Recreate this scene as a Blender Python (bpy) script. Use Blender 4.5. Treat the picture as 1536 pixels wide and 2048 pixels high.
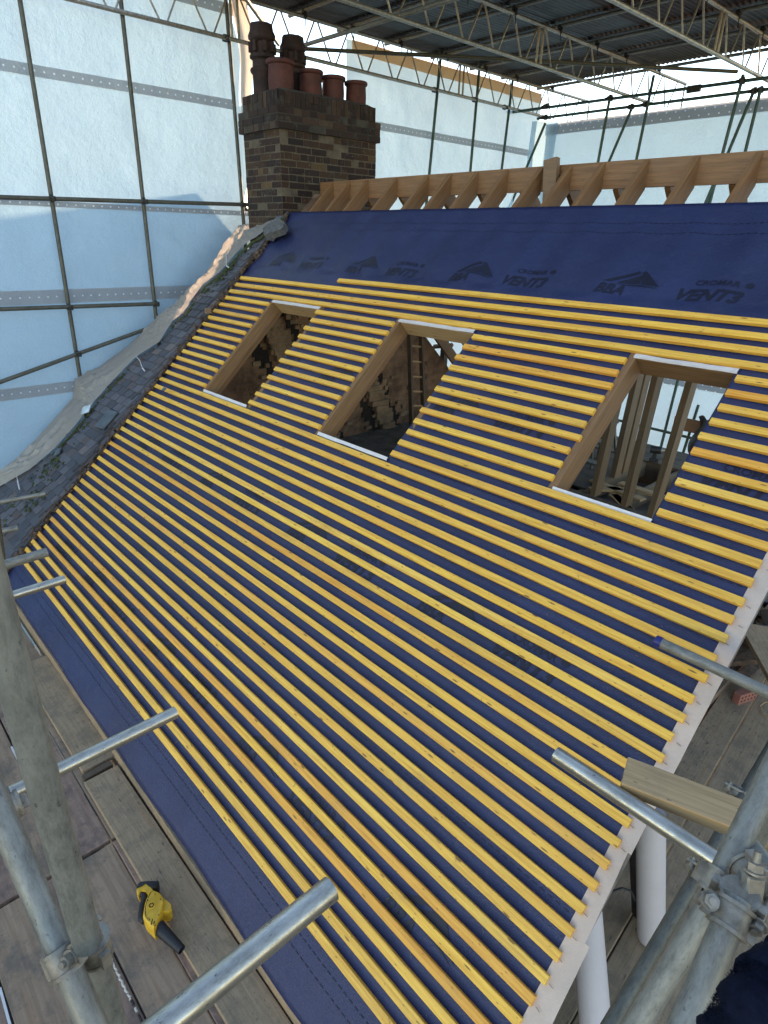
import bpy, bmesh, math, random
from mathutils import Vector, Matrix, noise
random.seed(7)
# ------------------------------------------------------------------ scene, camera, world, sun
for o in list(bpy.data.objects): bpy.data.objects.remove(o)
S = bpy.context.scene
COL = S.collection
FPX = 1229.19
CR = Matrix(((0.67799, 0.73474, 0.02213), (0.31267, -0.26120, -0.91321), (-0.66519, 0.62607, -0.40683)))
CC = Vector((6.68970, -1.11816, 3.10762))
TH = 0.755699
yaw, pit, rol = math.radians(46.72673), math.radians(23.99483), math.radians(1.38301)
def cam_axes():
    f = Vector((-math.sin(yaw)*math.cos(pit), math.cos(yaw)*math.cos(pit), -math.sin(pit)))
    r = Vector((math.cos(yaw), math.sin(yaw), 0)); u = r.cross(f)
    return math.cos(rol)*r+math.sin(rol)*u, -math.sin(rol)*r+math.cos(rol)*u, f
RX, RU, RF = cam_axes()
cd = bpy.data.cameras.new('camera'); cam = bpy.data.objects.new('camera', cd); COL.objects.link(cam)
cam.matrix_world = Matrix.Translation(CC) @ Matrix((RX, RU, -RF)).transposed().to_4x4()
cd.sensor_fit = 'VERTICAL'; cd.sensor_height = 36; cd.sensor_width = 36
cd.lens = FPX/2048*36; cd.clip_start = 0.05; cd.clip_end = 600
S.camera = cam
S.render.resolution_x = 768; S.render.resolution_y = 1024
W = bpy.data.worlds.new("World"); S.world = W; W.use_nodes = True
wn = W.node_tree; wn.nodes.clear()
sky = wn.nodes.new('ShaderNodeTexSky'); sky.sky_type = 'NISHITA'; sky.sun_disc = False
SUN_EL = math.radians(8); SUN_DIR = Vector((-.48, .877, 0))  # towards the sun
sky.sun_elevation = SUN_EL; sky.sun_rotation = math.atan2(SUN_DIR.x, SUN_DIR.y)
sky.air_density = 1.0; sky.dust_density = 0.0; sky.ozone_density = 3.2
bg = wn.nodes.new('ShaderNodeBackground'); bg.inputs[1].default_value = 0.13
wo = wn.nodes.new('ShaderNodeOutputWorld')
wn.links.new(sky.outputs[0], bg.inputs[0]); wn.links.new(bg.outputs[0], wo.inputs[0])
sd = bpy.data.lights.new('sun', 'SUN'); sun = bpy.data.objects.new('sun', sd); COL.objects.link(sun)
sd.energy = 1.0; sd.angle = math.radians(1.5); sd.color = (1.0, 0.86, 0.70)
sv = Vector((SUN_DIR.x*math.cos(SUN_EL), SUN_DIR.y*math.cos(SUN_EL), math.sin(SUN_EL)))
sun.rotation_euler = (-sv).to_track_quat('-Z', 'Y').to_euler(); sun.location = (-20, 0, 20)
S.view_settings.view_transform = 'Standard'; S.view_settings.look = 'None'
S.view_settings.exposure = 2.85; S.view_settings.gamma = 1
S.view_settings.use_white_balance = True; S.view_settings.white_balance_temperature = 9900; S.view_settings.white_balance_tint = 26
try:
    S.cycles.max_bounces = 10; S.cycles.transmission_bounces = 8; S.cycles.diffuse_bounces = 6
    S.cycles.sample_clamp_indirect = 6
except Exception: pass

# ------------------------------------------------------------------ pixel -> world on real surfaces
c_, s_ = math.cos(TH), math.sin(TH)
NR = Vector((0, -s_, c_))
def ray(u, v): return CR.transposed() @ Vector(((u-768)/FPX, (v-1024)/FPX, 1.0))
def at(u, v, d): return CC + ray(u, v)*d
def onX(u, v, x): r = ray(u, v); return CC + r*((x-CC.x)/r.x)
def onY(u, v, y): r = ray(u, v); return CC + r*((y-CC.y)/r.y)
def onZ(u, v, z): r = ray(u, v); return CC + r*((z-CC.z)/r.z)
def roofxs(u, v, n=0.0):
    r = ray(u, v); P = CC + r*((n-NR.dot(CC))/NR.dot(r)); return P.x, P.y*c_+P.z*s_
MROOF = Matrix(((1, 0, 0, 0), (0, c_, -s_, 0), (0, s_, c_, 0), (0, 0, 0, 1)))
def RP(x, s, n=0.0): return MROOF @ Vector((x, s, n))
I4 = Matrix.Identity(4)

# ------------------------------------------------------------------ materials
def new_mat(name):
    m = bpy.data.materials.new(name); m.use_nodes = True; nt = m.node_tree
    b = nt.nodes['Principled BSDF']; return m, nt, b
def N(nt, t, **k):
    n = nt.nodes.new(t)
    for a, v in k.items(): setattr(n, a, v)
    return n
def coords(nt, scale=(1, 1, 1), rnd=True, which='Object'):
    tc = N(nt, 'ShaderNodeTexCoord'); mp = N(nt, 'ShaderNodeMapping'); mp.inputs['Scale'].default_value = scale
    nt.links.new(tc.outputs[which], mp.inputs[0])
    if rnd:
        oi = N(nt, 'ShaderNodeObjectInfo'); mu = N(nt, 'ShaderNodeMath', operation='MULTIPLY'); mu.inputs[1].default_value = 37.0
        nt.links.new(oi.outputs['Random'], mu.inputs[0]); nt.links.new(mu.outputs[0], mp.inputs['Location'])
    return mp.outputs[0]
def noise_t(nt, co, scale, detail=4, rough=.6):
    n = N(nt, 'ShaderNodeTexNoise'); n.inputs['Scale'].default_value = scale; n.inputs['Detail'].default_value = detail
    n.inputs['Roughness'].default_value = rough; nt.links.new(co, n.inputs['Vector']); return n.outputs['Fac']
def ramp(nt, fac, stops):
    r = N(nt, 'ShaderNodeValToRGB'); cr = r.color_ramp
    while len(cr.elements) < len(stops): cr.elements.new(.5)
    for e, (p, c) in zip(cr.elements, stops): e.position = p; e.color = (*c, 1) if len(c) == 3 else c
    nt.links.new(fac, r.inputs[0]); return r.outputs[0]
def mixc(nt, fac, a, b, mode='MIX'):
    m = N(nt, 'ShaderNodeMix', data_type='RGBA', blend_type=mode)
    for s, v in ((m.inputs[0], fac), (m.inputs[6], a), (m.inputs[7], b)):
        if isinstance(v, (int, float)): s.default_value = v
        elif isinstance(v, tuple): s.default_value = (*v, 1)
        else: nt.links.new(v, s)
    return m.outputs[2]
def bump(nt, b, h, strength=.3, dist=.01):
    bp = N(nt, 'ShaderNodeBump'); bp.inputs['Strength'].default_value = strength; bp.inputs['Distance'].default_value = dist
    nt.links.new(h, bp.inputs['Height']); nt.links.new(bp.outputs[0], b.inputs['Normal']); return bp
def bw(v): return (v, v, v)

def wood(name, c1, c2, knot=(.16, .065, .02), rough=.6, grain=(1.2, 30, 30), dirt=.35, tint=True, knots=True, darkc=(.16, .12, .08)):
    m, nt, b = new_mat(name); co = coords(nt, grain); co2 = coords(nt, (1, 1, 1))
    g = noise_t(nt, co, 3.0, 5, .65)
    col = ramp(nt, g, [(.32, c2), (.62, c1)])
    if tint:
        oi = N(nt, 'ShaderNodeObjectInfo')
        t = ramp(nt, oi.outputs['Random'], [(0, (1.05, 1.0, .85)), (.3, (.94, .90, .88)), (.5, (1.02, .98, .95)), (.70, (.96, .86, .82)), (.80, (.95, .70, .58)), (.9, (1.0, 1.0, 1.15)), (1, (1.03, 1.04, 1.0))])
        col = mixc(nt, 1.0, col, t, 'MULTIPLY')
    big = noise_t(nt, co2, 2.3, 6, .7)
    col = mixc(nt, ramp(nt, big, [(.56, bw(0)), (.78, bw(dirt))]), col, darkc)
    # resinous orange streaks
    st = noise_t(nt, coords(nt, (.7, 9, 9)), 2.0, 3, .5)
    col = mixc(nt, ramp(nt, st, [(.58, bw(0)), (.75, bw(.45))]), col, tuple(x*y for x, y in zip(c1, (.95, .66, .5))))
    if knots:
        vo = N(nt, 'ShaderNodeTexVoronoi'); vo.inputs['Scale'].default_value = 1.0
        nt.links.new(coords(nt, (5.2, 26, 26)), vo.inputs['Vector'])
        col = mixc(nt, ramp(nt, vo.outputs['Distance'], [(.07, bw(.85)), (.13, bw(0))]), col, knot)
        vo2 = N(nt, 'ShaderNodeTexVoronoi'); vo2.inputs['Scale'].default_value = 1.0
        nt.links.new(coords(nt, (14, 60, 60)), vo2.inputs['Vector'])
        col = mixc(nt, ramp(nt, vo2.outputs['Distance'], [(.06, bw(.8)), (.12, bw(0))]), col, tuple(x*.8 for x in knot))
    nt.links.new(col, b.inputs['Base Color']); b.inputs['Roughness'].default_value = rough
    bump(nt, b, g, .25, .002); return m
M = {}
M['batten'] = wood('yellow_treated_batten', (1.0, .555, .095), (.74, .335, .045), dirt=.45, rough=.5, darkc=(.34, .22, .09))
M['rafter'] = wood('rafter_timber', (.27, .125, .052), (.155, .068, .028), dirt=.4, tint=False)
M['trimmer'] = wood('trimmer_timber', (.22, .115, .054), (.13, .067, .031), dirt=.5, tint=False)
M['trimmer_s'] = wood('trimmer_timber_sloping', (.26, .13, .056), (.17, .08, .033), dirt=.5, tint=False, grain=(22, 1.0, 22), knots=False)
M['stud'] = wood('stud_timber', (.20, .13, .075), (.13, .08, .045), dirt=.5, tint=False, grain=(22, 22, 1.0), knots=False)
M['joist'] = wood('joist_timber', (.20, .14, .085), (.13, .09, .055), dirt=.5, tint=False, grain=(22, 1.0, 22), knots=False)
M['greytimber'] = wood('weathered_timber', (.46, .285, .145), (.32, .19, .09), dirt=.5, tint=False)
M['oldtimber'] = wood('dark_old_timber', (.12, .075, .045), (.07, .043, .026), dirt=.5, tint=False)
M['board'] = wood('scaffold_board_wood', (.37, .235, .155), (.25, .155, .10), dirt=.6, tint=False, knots=False, rough=.85, darkc=(.09, .075, .065), grain=(.8, 14, 14))
M['board2'] = wood('scaffold_board_pale', (.40, .26, .16), (.29, .185, .11), dirt=.5, tint=False, rough=.85, darkc=(.11, .09, .07), knot=(.09, .07, .05))
M['boardp'] = wood('scaffold_board_purple', (.34, .205, .15), (.225, .13, .095), dirt=.75, tint=False, knots=False, rough=.85, darkc=(.085, .062, .056), grain=(.8, 10, 10))

def dirty(mat, tint, amt):
    nt = M[mat].node_tree; b = nt.nodes['Principled BSDF']; lk = b.inputs['Base Color'].links[0]; src = lk.from_socket
    co = coords(nt, (1, 1, 1)); c1 = mixc(nt, ramp(nt, noise_t(nt, co, 4.5, 8, .75), [(.47, bw(0)), (.60, bw(amt))]), src, tint)
    c2 = mixc(nt, ramp(nt, noise_t(nt, co, 22, 6, .8), [(.58, bw(0)), (.70, bw(.55))]), c1, (.05, .04, .035))
    c3 = mixc(nt, ramp(nt, noise_t(nt, co, 14, 7, .8), [(.60, bw(0)), (.72, bw(.35))]), c2, (.42, .38, .33))
    nt.links.new(c3, b.inputs['Base Color'])
dirty('board', (.13, .105, .085), .7); dirty('boardp', (.12, .08, .07), .8); dirty('board2', (.15, .12, .085), .55)
def simple(name, c, rough=.6, metal=0, var=.25, scale=8, bmp=0, bs=40, rnd=True, dark=None):
    m, nt, b = new_mat(name); co = coords(nt, rnd=rnd)
    f = noise_t(nt, co, scale, 6, .65)
    d = dark or tuple(x*(1-var*1.4) for x in c)
    nt.links.new(ramp(nt, f, [(.3, d), (.7, tuple(min(1, x*(1+var*.5)) for x in c))]), b.inputs['Base Color'])
    b.inputs['Roughness'].default_value = rough; b.inputs['Metallic'].default_value = metal
    if bmp: bump(nt, b, noise_t(nt, co, bs, 4), bmp, .01)
    return m
def metal_tube(name, c, rough, spec=.85, rust=0.0, glint=True):
    m, nt, b = new_mat(name); co = coords(nt, (1, 1, .35))
    f = noise_t(nt, co, 42, 8, .78); f2 = noise_t(nt, coords(nt, (1, 1, .5)), 7, 4, .6)
    col = ramp(nt, f, [(.3, tuple(x*.50 for x in c)), (.50, c), (.72, tuple(min(1, x*1.35) for x in c))])
    col = mixc(nt, ramp(nt, f2, [(.52, bw(0)), (.66, bw(.6))]), col, tuple(x*.62 for x in c))
    col = mixc(nt, ramp(nt, noise_t(nt, coords(nt, (1, 1, .6)), 85, 3, .6), [(.66, bw(0)), (.74, bw(.8))]), col, (.05, .05, .045))
    if rust: col = mixc(nt, ramp(nt, noise_t(nt, coords(nt), 11, 7, .75), [(.56, bw(0)), (.7, bw(rust))]), col, (.16, .075, .035))
    nt.links.new(col, b.inputs['Base Color'])
    b.inputs['Metallic'].default_value = spec
    nt.links.new(ramp(nt, f, [(.25, bw(rough+.18)), (.75, bw(rough-.08))]), b.inputs['Roughness'])
    bump(nt, b, noise_t(nt, coords(nt, (1, 1, .8)), 60, 4), .12, .002); return m
M['tube'] = metal_tube('galvanised_tube', (.225, .222, .195), .52, .45, .18)
M['tubebright'] = metal_tube('bright_galvanised_tube', (.48, .455, .39), .30, .92)
M['tubedark'] = metal_tube('weathered_tube', (.11, .11, .09), .55, .45, .25)
M['tubegreen'] = metal_tube('dark_green_tube', (.035, .085, .07), .5, .2)
M['alu'] = metal_tube('warm_grey_alloy', (.36, .335, .29), .42, .7)
M['coupler'] = simple('coupler_steel', (.33, .29, .235), .5, .5, .45, 22, .02, 90)
M['couplerdark'] = simple('coupler_black', (.03, .035, .032), .6, .2, .4, 30)
M['inner'] = simple('tube_inside', (.04, .045, .05), .8, .2)

# membrane
m, nt, b = new_mat('blue_breather_membrane'); co = coords(nt, rnd=False)
f = noise_t(nt, co, 1.6, 5, .6); f2 = noise_t(nt, co, 160, 2, .5); f3 = noise_t(nt, co, 14, 6, .7)
col = ramp(nt, f, [(.3, (.008, .016, .056)), (.7, (.014, .027, .090))])
col = mixc(nt, ramp(nt, f3, [(.55, bw(0)), (.8, bw(.25))]), col, (.06, .08, .16))
col = mixc(nt, .12, col, ramp(nt, f2, [(.3, (0, 0, .01)), (.7, (.07, .09, .20))]))
nt.links.new(col, b.inputs['Base Color']); b.inputs['Roughness'].default_value = .46
b.inputs['Specular IOR Level'].default_value = .5
bump(nt, b, mixc(nt, .3, noise_t(nt, co, 9, 6, .75), f2), .5, .02); M['membrane'] = m
M['print'] = simple('dark_blue_print', (.006, .008, .022), .5, 0, .1)
M['white_membrane'] = simple('white_membrane_underside', (.66, .64, .64), .6, 0, .08, 20, .3, 30)
M['verge'] = simple('pale_undercloak', (.62, .47, .385), .8, 0, .12, 5, .25, 60)
M['barge'] = simple('grey_brown_barge', (.20, .17, .155), .85, 0, .4, 9, .4, 30)
M['nail'] = simple('nail_steel', (.12, .11, .10), .5, .6)
M['roll'] = simple('white_roll', (.47, .435, .44), .65, 0, .07, 3, .15, 50)
M['rollblack'] = simple('black_roll', (.012, .013, .016), .5)

# tiles
m, nt, b = new_mat('slate_grey_clay_tile'); g = N(nt, 'ShaderNodeNewGeometry')
f = noise_t(nt, coords(nt, rnd=False), 7, 6, .7)
col = ramp(nt, g.outputs['Random Per Island'], [(0, (.045, .048, .058)), (.4, (.072, .076, .09)), (.8, (.105, .105, .12)), (.95, (.085, .062, .06)), (1, (.16, .135, .13))])
col = mixc(nt, ramp(nt, f, [(.5, bw(0)), (.8, bw(.5))]), col, (.035, .035, .04))
col = mixc(nt, ramp(nt, noise_t(nt, coords(nt, rnd=False), 30, 4, .7), [(.64, bw(0)), (.75, bw(.5))]), col, (.15, .16, .16))
nt.links.new(col, b.inputs['Base Color']); b.inputs['Roughness'].default_value = .7
bump(nt, b, noise_t(nt, coords(nt, rnd=False), 50, 5), .4, .01); M['tile'] = m
M['moss'] = simple('green_moss', (.045, .065, .018), .95, 0, .6, 30, .5, 60)
M['rubble'] = simple('brown_mortar_rubble', (.11, .065, .045), .95, 0, .7, 25, .6, 50, dark=(.02, .014, .012))

def brick(name, c1, c2, mort, big=None, scale=1.0, rough=.9, bs=.8, grime=.6, rot=None):
    m, nt, b = new_mat(name)
    tc = N(nt, 'ShaderNodeTexCoord'); sx = N(nt, 'ShaderNodeSeparateXYZ'); nt.links.new(tc.outputs['Object'], sx.inputs[0])
    ge = N(nt, 'ShaderNodeNewGeometry'); sn = N(nt, 'ShaderNodeSeparateXYZ'); nt.links.new(ge.outputs['True Normal'], sn.inputs[0])
    ab = N(nt, 'ShaderNodeMath', operation='ABSOLUTE'); nt.links.new(sn.outputs[0], ab.inputs[0])
    gt = N(nt, 'ShaderNodeMath', operation='GREATER_THAN'); gt.inputs[1].default_value = .5; nt.links.new(ab.outputs[0], gt.inputs[0])
    mx = N(nt, 'ShaderNodeMix', data_type='FLOAT'); nt.links.new(gt.outputs[0], mx.inputs[0]); nt.links.new(sx.outputs[0], mx.inputs[2]); nt.links.new(sx.outputs[1], mx.inputs[3])
    cm = N(nt, 'ShaderNodeCombineXYZ'); nt.links.new(mx.outputs[0], cm.inputs[0]); nt.links.new(sx.outputs[2], cm.inputs[1])
    ns = N(nt, 'ShaderNodeTexNoise'); ns.inputs['Scale'].default_value = 5; ns.inputs['Detail'].default_value = 3; nt.links.new(tc.outputs['Object'], ns.inputs['Vector'])
    vm = N(nt, 'ShaderNodeVectorMath', operation='MULTIPLY_ADD'); vm.inputs[1].default_value = (.022, .022, 0)
    nt.links.new(ns.outputs['Color'], vm.inputs[0]); nt.links.new(cm.outputs[0], vm.inputs[2])
    br = N(nt, 'ShaderNodeTexBrick'); nt.links.new(vm.outputs[0], br.inputs['Vector'])
    br.inputs['Scale'].default_value = scale; br.inputs['Brick Width'].default_value = .225; br.inputs['Row Height'].default_value = .075
    br.inputs['Mortar Size'].default_value = .007; br.inputs['Mortar Smooth'].default_value = .3; br.inputs['Bias'].default_value = 0
    br.inputs['Color1'].default_value = (*c1, 1); br.inputs['Color2'].default_value = (*c2, 1); br.inputs['Mortar'].default_value = (*mort, 1)
    co = coords(nt, rnd=False)
    col = mixc(nt, ramp(nt, noise_t(nt, co, 3.2, 6, .7), [(.42, bw(0)), (.68, bw(grime))]), br.outputs['Color'], tuple(x*.25 for x in c1))
    if big: col = mixc(nt, ramp(nt, noise_t(nt, co, 4.3, 5, .75), [(.60, bw(0)), (.68, bw(.8))]), col, big)
    nt.links.new(col, b.inputs['Base Color']); b.inputs['Roughness'].default_value = rough
    bump(nt, b, mixc(nt, .5, br.outputs['Color'], noise_t(nt, co, 35, 5)), bs, .02); return m
M['chimbrick'] = brick('sooty_stock_brick', (.085, .050, .036), (.155, .09, .05), (.24, .19, .13), big=(.33, .26, .13))
M['chimcap'] = brick('blackened_brick', (.05, .042, .032), (.08, .055, .042), (.13, .12, .09), grime=.8)
M['wallbrick'] = brick('old_party_wall_brick', (.22, .105, .058), (.30, .15, .08), (.20, .14, .10), big=(.030, .016, .012), grime=.9)
M['housebrick'] = brick('house_brick', (.22, .12, .08), (.28, .17, .11), (.3, .27, .22))
M['pot'] = simple('terracotta_pot', (.095, .022, .014), .75, 0, .5, 6, .3, 40)
M['potdark'] = simple('sooty_pot', (.036, .015, .011), .8, 0, .6, 6, .4, 40)
M['redbrick'] = simple('red_engineering_brick', (.34, .12, .09), .8, 0, .2, 20, .2, 60)
M['crumb'] = simple('tan_mortar', (.22, .17, .115), .95, 0, .3, 30)
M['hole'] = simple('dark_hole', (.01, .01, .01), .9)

# sheeting
def sheeting(name, c, trans, wave=True, dots=None, alpha=0.0):
    m = bpy.data.materials.new(name); m.use_nodes = True; nt = m.node_tree; nt.nodes.clear()
    out = N(nt, 'ShaderNodeOutputMaterial'); di = N(nt, 'ShaderNodeBsdfDiffuse'); tr = N(nt, 'ShaderNodeBsdfTranslucent'); mx = N(nt, 'ShaderNodeMixShader')
    co = coords(nt, rnd=False)
    f = noise_t(nt, co, 1.1, 5, .65); g = noise_t(nt, co, 55, 3, .6)
    col = ramp(nt, f, [(.3, tuple(x*.90 for x in c)), (.7, c)])
    col = mixc(nt, .10, col, ramp(nt, g, [(.35, bw(.35)), (.65, bw(1.0))]), 'MULTIPLY')
    if dots is not None: col = mixc(nt, dots(nt), col, (.9, .95, 1.0))
    nt.links.new(col, di.inputs[0]); nt.links.new(col, tr.inputs[0])
    mx.inputs[0].default_value = trans; nt.links.new(di.outputs[0], mx.inputs[1]); nt.links.new(tr.outputs[0], mx.inputs[2])
    gl = N(nt, 'ShaderNodeBsdfGlossy'); gl.inputs['Roughness'].default_value = .35; gl.inputs[0].default_value = (.8, .85, .9, 1)
    m2 = N(nt, 'ShaderNodeMixShader'); m2.inputs[0].default_value = .05
    nt.links.new(mx.outputs[0], m2.inputs[1]); nt.links.new(gl.outputs[0], m2.inputs[2])
    bp = N(nt, 'ShaderNodeBump'); bp.inputs['Strength'].default_value = .6; bp.inputs['Distance'].default_value = .04
    nt.links.new(noise_t(nt, coords(nt, (1, 1, 1), rnd=False), 4, 8, .72), bp.inputs['Height'])
    for q in (di, tr, gl): nt.links.new(bp.outputs[0], q.inputs['Normal'])
    nt.links.new(m2.outputs[0], out.inputs[0]); return m
def dotmask(axis, pitch, rows, rad):
    # eyelets: local object coordinates, axis along the band, z across it
    def fn(nt):
        tc = N(nt, 'ShaderNodeTexCoord'); sx = N(nt, 'ShaderNodeSeparateXYZ'); nt.links.new(tc.outputs['Object'], sx.inputs[0])
        def math_(op, a, bb=None, cc=None):
            n = N(nt, 'ShaderNodeMath', operation=op)
            for i, v in enumerate((a, bb, cc)):
                if v is None: continue
                if isinstance(v, (int, float)): n.inputs[i].default_value = v
                else: nt.links.new(v, n.inputs[i])
            return n.outputs[0]
        tot = None
        for zr, off in rows:
            a = math_('WRAP', math_('ADD', sx.outputs[axis], off), pitch/2, -pitch/2)
            z = math_('SUBTRACT', sx.outputs[2], zr)
            d = math_('SQRT', math_('ADD', math_('MULTIPLY', a, a), math_('MULTIPLY', z, z)))
            k = math_('LESS_THAN', d, rad)
            tot = k if tot is None else math_('MAXIMUM', tot, k)
        return tot
    return fn
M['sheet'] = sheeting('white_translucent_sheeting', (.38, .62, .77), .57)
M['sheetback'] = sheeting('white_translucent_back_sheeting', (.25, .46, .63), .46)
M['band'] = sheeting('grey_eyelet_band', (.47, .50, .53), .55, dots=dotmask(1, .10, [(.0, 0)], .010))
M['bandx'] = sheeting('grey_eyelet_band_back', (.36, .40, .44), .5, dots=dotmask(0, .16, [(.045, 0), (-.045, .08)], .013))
M['skirt'] = sheeting('beige_crumpled_sheeting', (.66, .60, .53), .62)

# corrugated sheets
def corr(name, c, rustc, amt):
    m, nt, b = new_mat(name); co = coords(nt, (1, .35, 1))
    f = noise_t(nt, co, 9, 6, .7)
    col = ramp(nt, f, [(.3, tuple(x*.6 for x in c)), (.7, c)])
    col = mixc(nt, ramp(nt, noise_t(nt, co, 3, 6, .7), [(.5, bw(0)), (.72, bw(amt))]), col, rustc)
    nt.links.new(col, b.inputs['Base Color']); b.inputs['Roughness'].default_value = .55; b.inputs['Metallic'].default_value = .5; return m
M['corr'] = corr('dull_corrugated_iron', (.10, .11, .112), (.06, .045, .035), .5)
M['corrrust'] = corr('rusty_corrugated_iron', (.060, .018, .013), (.03, .012, .010), .9)
M['yellow'] = simple('yellow_plastic', (.80, .42, .035), .45, 0, .18, 25)
M['black'] = simple('black_rubber', (.014, .015, .018), .55, 0, .3, 30)
M['bluecap'] = simple('blue_cap', (.01, .02, .16), .4)
M['fleece'] = simple('navy_fleece', (.006, .010, .022), .95, 0, .4, 60)
M['fleece'].node_tree.nodes['Principled BSDF'].inputs['Specular IOR Level'].default_value = .08
M['grass'] = simple('far_grass', (.06, .12, .03), .9, 0, .4, 3)
M['ground'] = simple('ground_soil', (.10, .095, .08), .95, 0, .4, 1)
M['floor'] = simple('dusty_floorboards', (.13, .105, .085), .9, 0, .4, 6)
M['slatepiece'] = simple('cement_lump', (.13, .13, .125), .9, 0, .5, 20, .8, 30)
M['paleblue'] = simple('pale_blue_offcut', (.50, .62, .66), .6)
M['rope'] = simple('dirty_white_rope', (.62, .58, .50), .9, 0, .4, 60)
M['leadgrey'] = simple('bluish_grey_slate', (.09, .12, .135), .6, 0, .3, 9)
M['neighbour'] = simple('neighbour_render', (.4, .38, .35), .9)

# ------------------------------------------------------------------ mesh helpers
class MB:
    def __init__(s): s.v = []; s.f = []
    def add(s, vs, fs):
        o = len(s.v); s.v += [Vector(p) for p in vs]; s.f += [tuple(i+o for i in q) for q in fs]; return s
    def boxm(s, Mx, a, b):
        x0, y0, z0 = a; x1, y1, z1 = b
        return s.add([Mx @ Vector(p) for p in ((x0, y0, z0), (x1, y0, z0), (x1, y1, z0), (x0, y1, z0), (x0, y0, z1), (x1, y0, z1), (x1, y1, z1), (x0, y1, z1))],
                     [(0, 3, 2, 1), (4, 5, 6, 7), (0, 1, 5, 4), (1, 2, 6, 5), (2, 3, 7, 6), (3, 0, 4, 7)])
    def box(s, a, b): return s.boxm(I4, a, b)
    def cbox(s, Mx, a, b, ch=.003):   # chamfered box (along local x)
        x0, y0, z0 = a; x1, y1, z1 = b
        pr = [(y0+ch, z0), (y1-ch, z0), (y1, z0+ch), (y1, z1-ch), (y1-ch, z1), (y0+ch, z1), (y0, z1-ch), (y0, z0+ch)]
        ins = [(min(max(y, y0+ch), y1-ch), min(max(z, z0+ch), z1-ch)) for y, z in pr]
        vs = [(x0, *p) for p in ins]+[(x0+ch, *p) for p in pr]+[(x1-ch, *p) for p in pr]+[(x1, *p) for p in ins]
        fs = []
        for r in range(3):
            for i in range(8):
                j = (i+1) % 8; fs.append((r*8+i, r*8+j, r*8+8+j, r*8+8+i))
        fs.append(tuple(range(7, -1, -1))); fs.append(tuple(range(24, 32)))
        return s.add([Mx @ Vector(p) for p in vs], fs)
    def tube(s, p, q, r, n=12, r2=None, caps=True, hollow=0):
        p, q = Vector(p), Vector(q); r2 = r if r2 is None else r2
        d = (q-p).normalized(); a = d.orthogonal().normalized(); bb = d.cross(a)
        ring = lambda c, rr: [c + (a*math.cos(t)+bb*math.sin(t))*rr for t in [2*math.pi*i/n for i in range(n)]]
        vs = ring(p, r)+ring(q, r2); fs = [(i, (i+1) % n, n+(i+1) % n, n+i) for i in range(n)]
        if hollow:
            t = hollow; L = min(.12, (q-p).length*.3)
            vs += ring(p, r-t)+ring(p+d*L, r-t)+ring(q, r2-t)+ring(q-d*L, r2-t)
            for i in range(n):
                j = (i+1) % n
                fs += [(j, i, 2*n+i, 2*n+j), (2*n+j, 2*n+i, 3*n+i, 3*n+j), (n+i, n+j, 4*n+j, 4*n+i), (4*n+i, 4*n+j, 5*n+j, 5*n+i)]
            fs += [tuple(range(3*n, 4*n)), tuple(range(6*n-1, 5*n-1, -1))]
        elif caps: fs += [tuple(range(n-1, -1, -1)), tuple(range(n, 2*n))]
        return s.add(vs, fs)
    def lathe(s, Mx, prof, n=20):
        vs = []; fs = []
        for r, z in prof: vs += [Mx @ Vector((r*math.cos(2*math.pi*i/n), r*math.sin(2*math.pi*i/n), z)) for i in range(n)]
        for k in range(len(prof)-1):
            for i in range(n): j = (i+1) % n; fs.append((k*n+i, k*n+j, (k+1)*n+j, (k+1)*n+i))
        fs.append(tuple(range(n-1, -1, -1))); fs.append(tuple(range((len(prof)-1)*n, len(prof)*n)))
        return s.add(vs, fs)
    def path(s, pts, r, n=8):
        pts = [Vector(p) for p in pts]; vs = []; fs = []; a = None
        for i, p in enumerate(pts):
            d = (pts[min(i+1, len(pts)-1)]-pts[max(i-1, 0)]).normalized()
            a = d.orthogonal().normalized() if a is None else (a-d*a.dot(d)).normalized()
            bb = d.cross(a); rr = r[i] if isinstance(r, (list, tuple)) else r
            vs += [p+(a*math.cos(2*math.pi*k/n)+bb*math.sin(2*math.pi*k/n))*rr for k in range(n)]
        for i in range(len(pts)-1):
            for k in range(n): j = (k+1) % n; fs.append((i*n+k, i*n+j, (i+1)*n+j, (i+1)*n+k))
        fs.append(tuple(range(n-1, -1, -1))); fs.append(tuple(range((len(pts)-1)*n, len(pts)*n)))
        return s.add(vs, fs)
    def prism(s, Mx, poly, z0, z1):
        n = len(poly)
        vs = [Mx @ Vector((x, y, z0)) for x, y in poly]+[Mx @ Vector((x, y, z1)) for x, y in poly]
        fs = [tuple(range(n-1, -1, -1)), tuple(range(n, 2*n))]+[(i, (i+1) % n, n+(i+1) % n, n+i) for i in range(n)]
        return s.add(vs, fs)
    def grid(s, fn, us, vs_, skip=None):
        nu, nv = len(us), len(vs_); pts = [fn(u, v) for v in vs_ for u in us]; fs = []
        for j in range(nv-1):
            for i in range(nu-1):
                if skip and skip((us[i]+us[i+1])/2, (vs_[j]+vs_[j+1])/2): continue
                a = j*nu+i; fs.append((a, a+1, a+nu+1, a+nu))
        return s.add(pts, fs)
FR = {}
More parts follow.
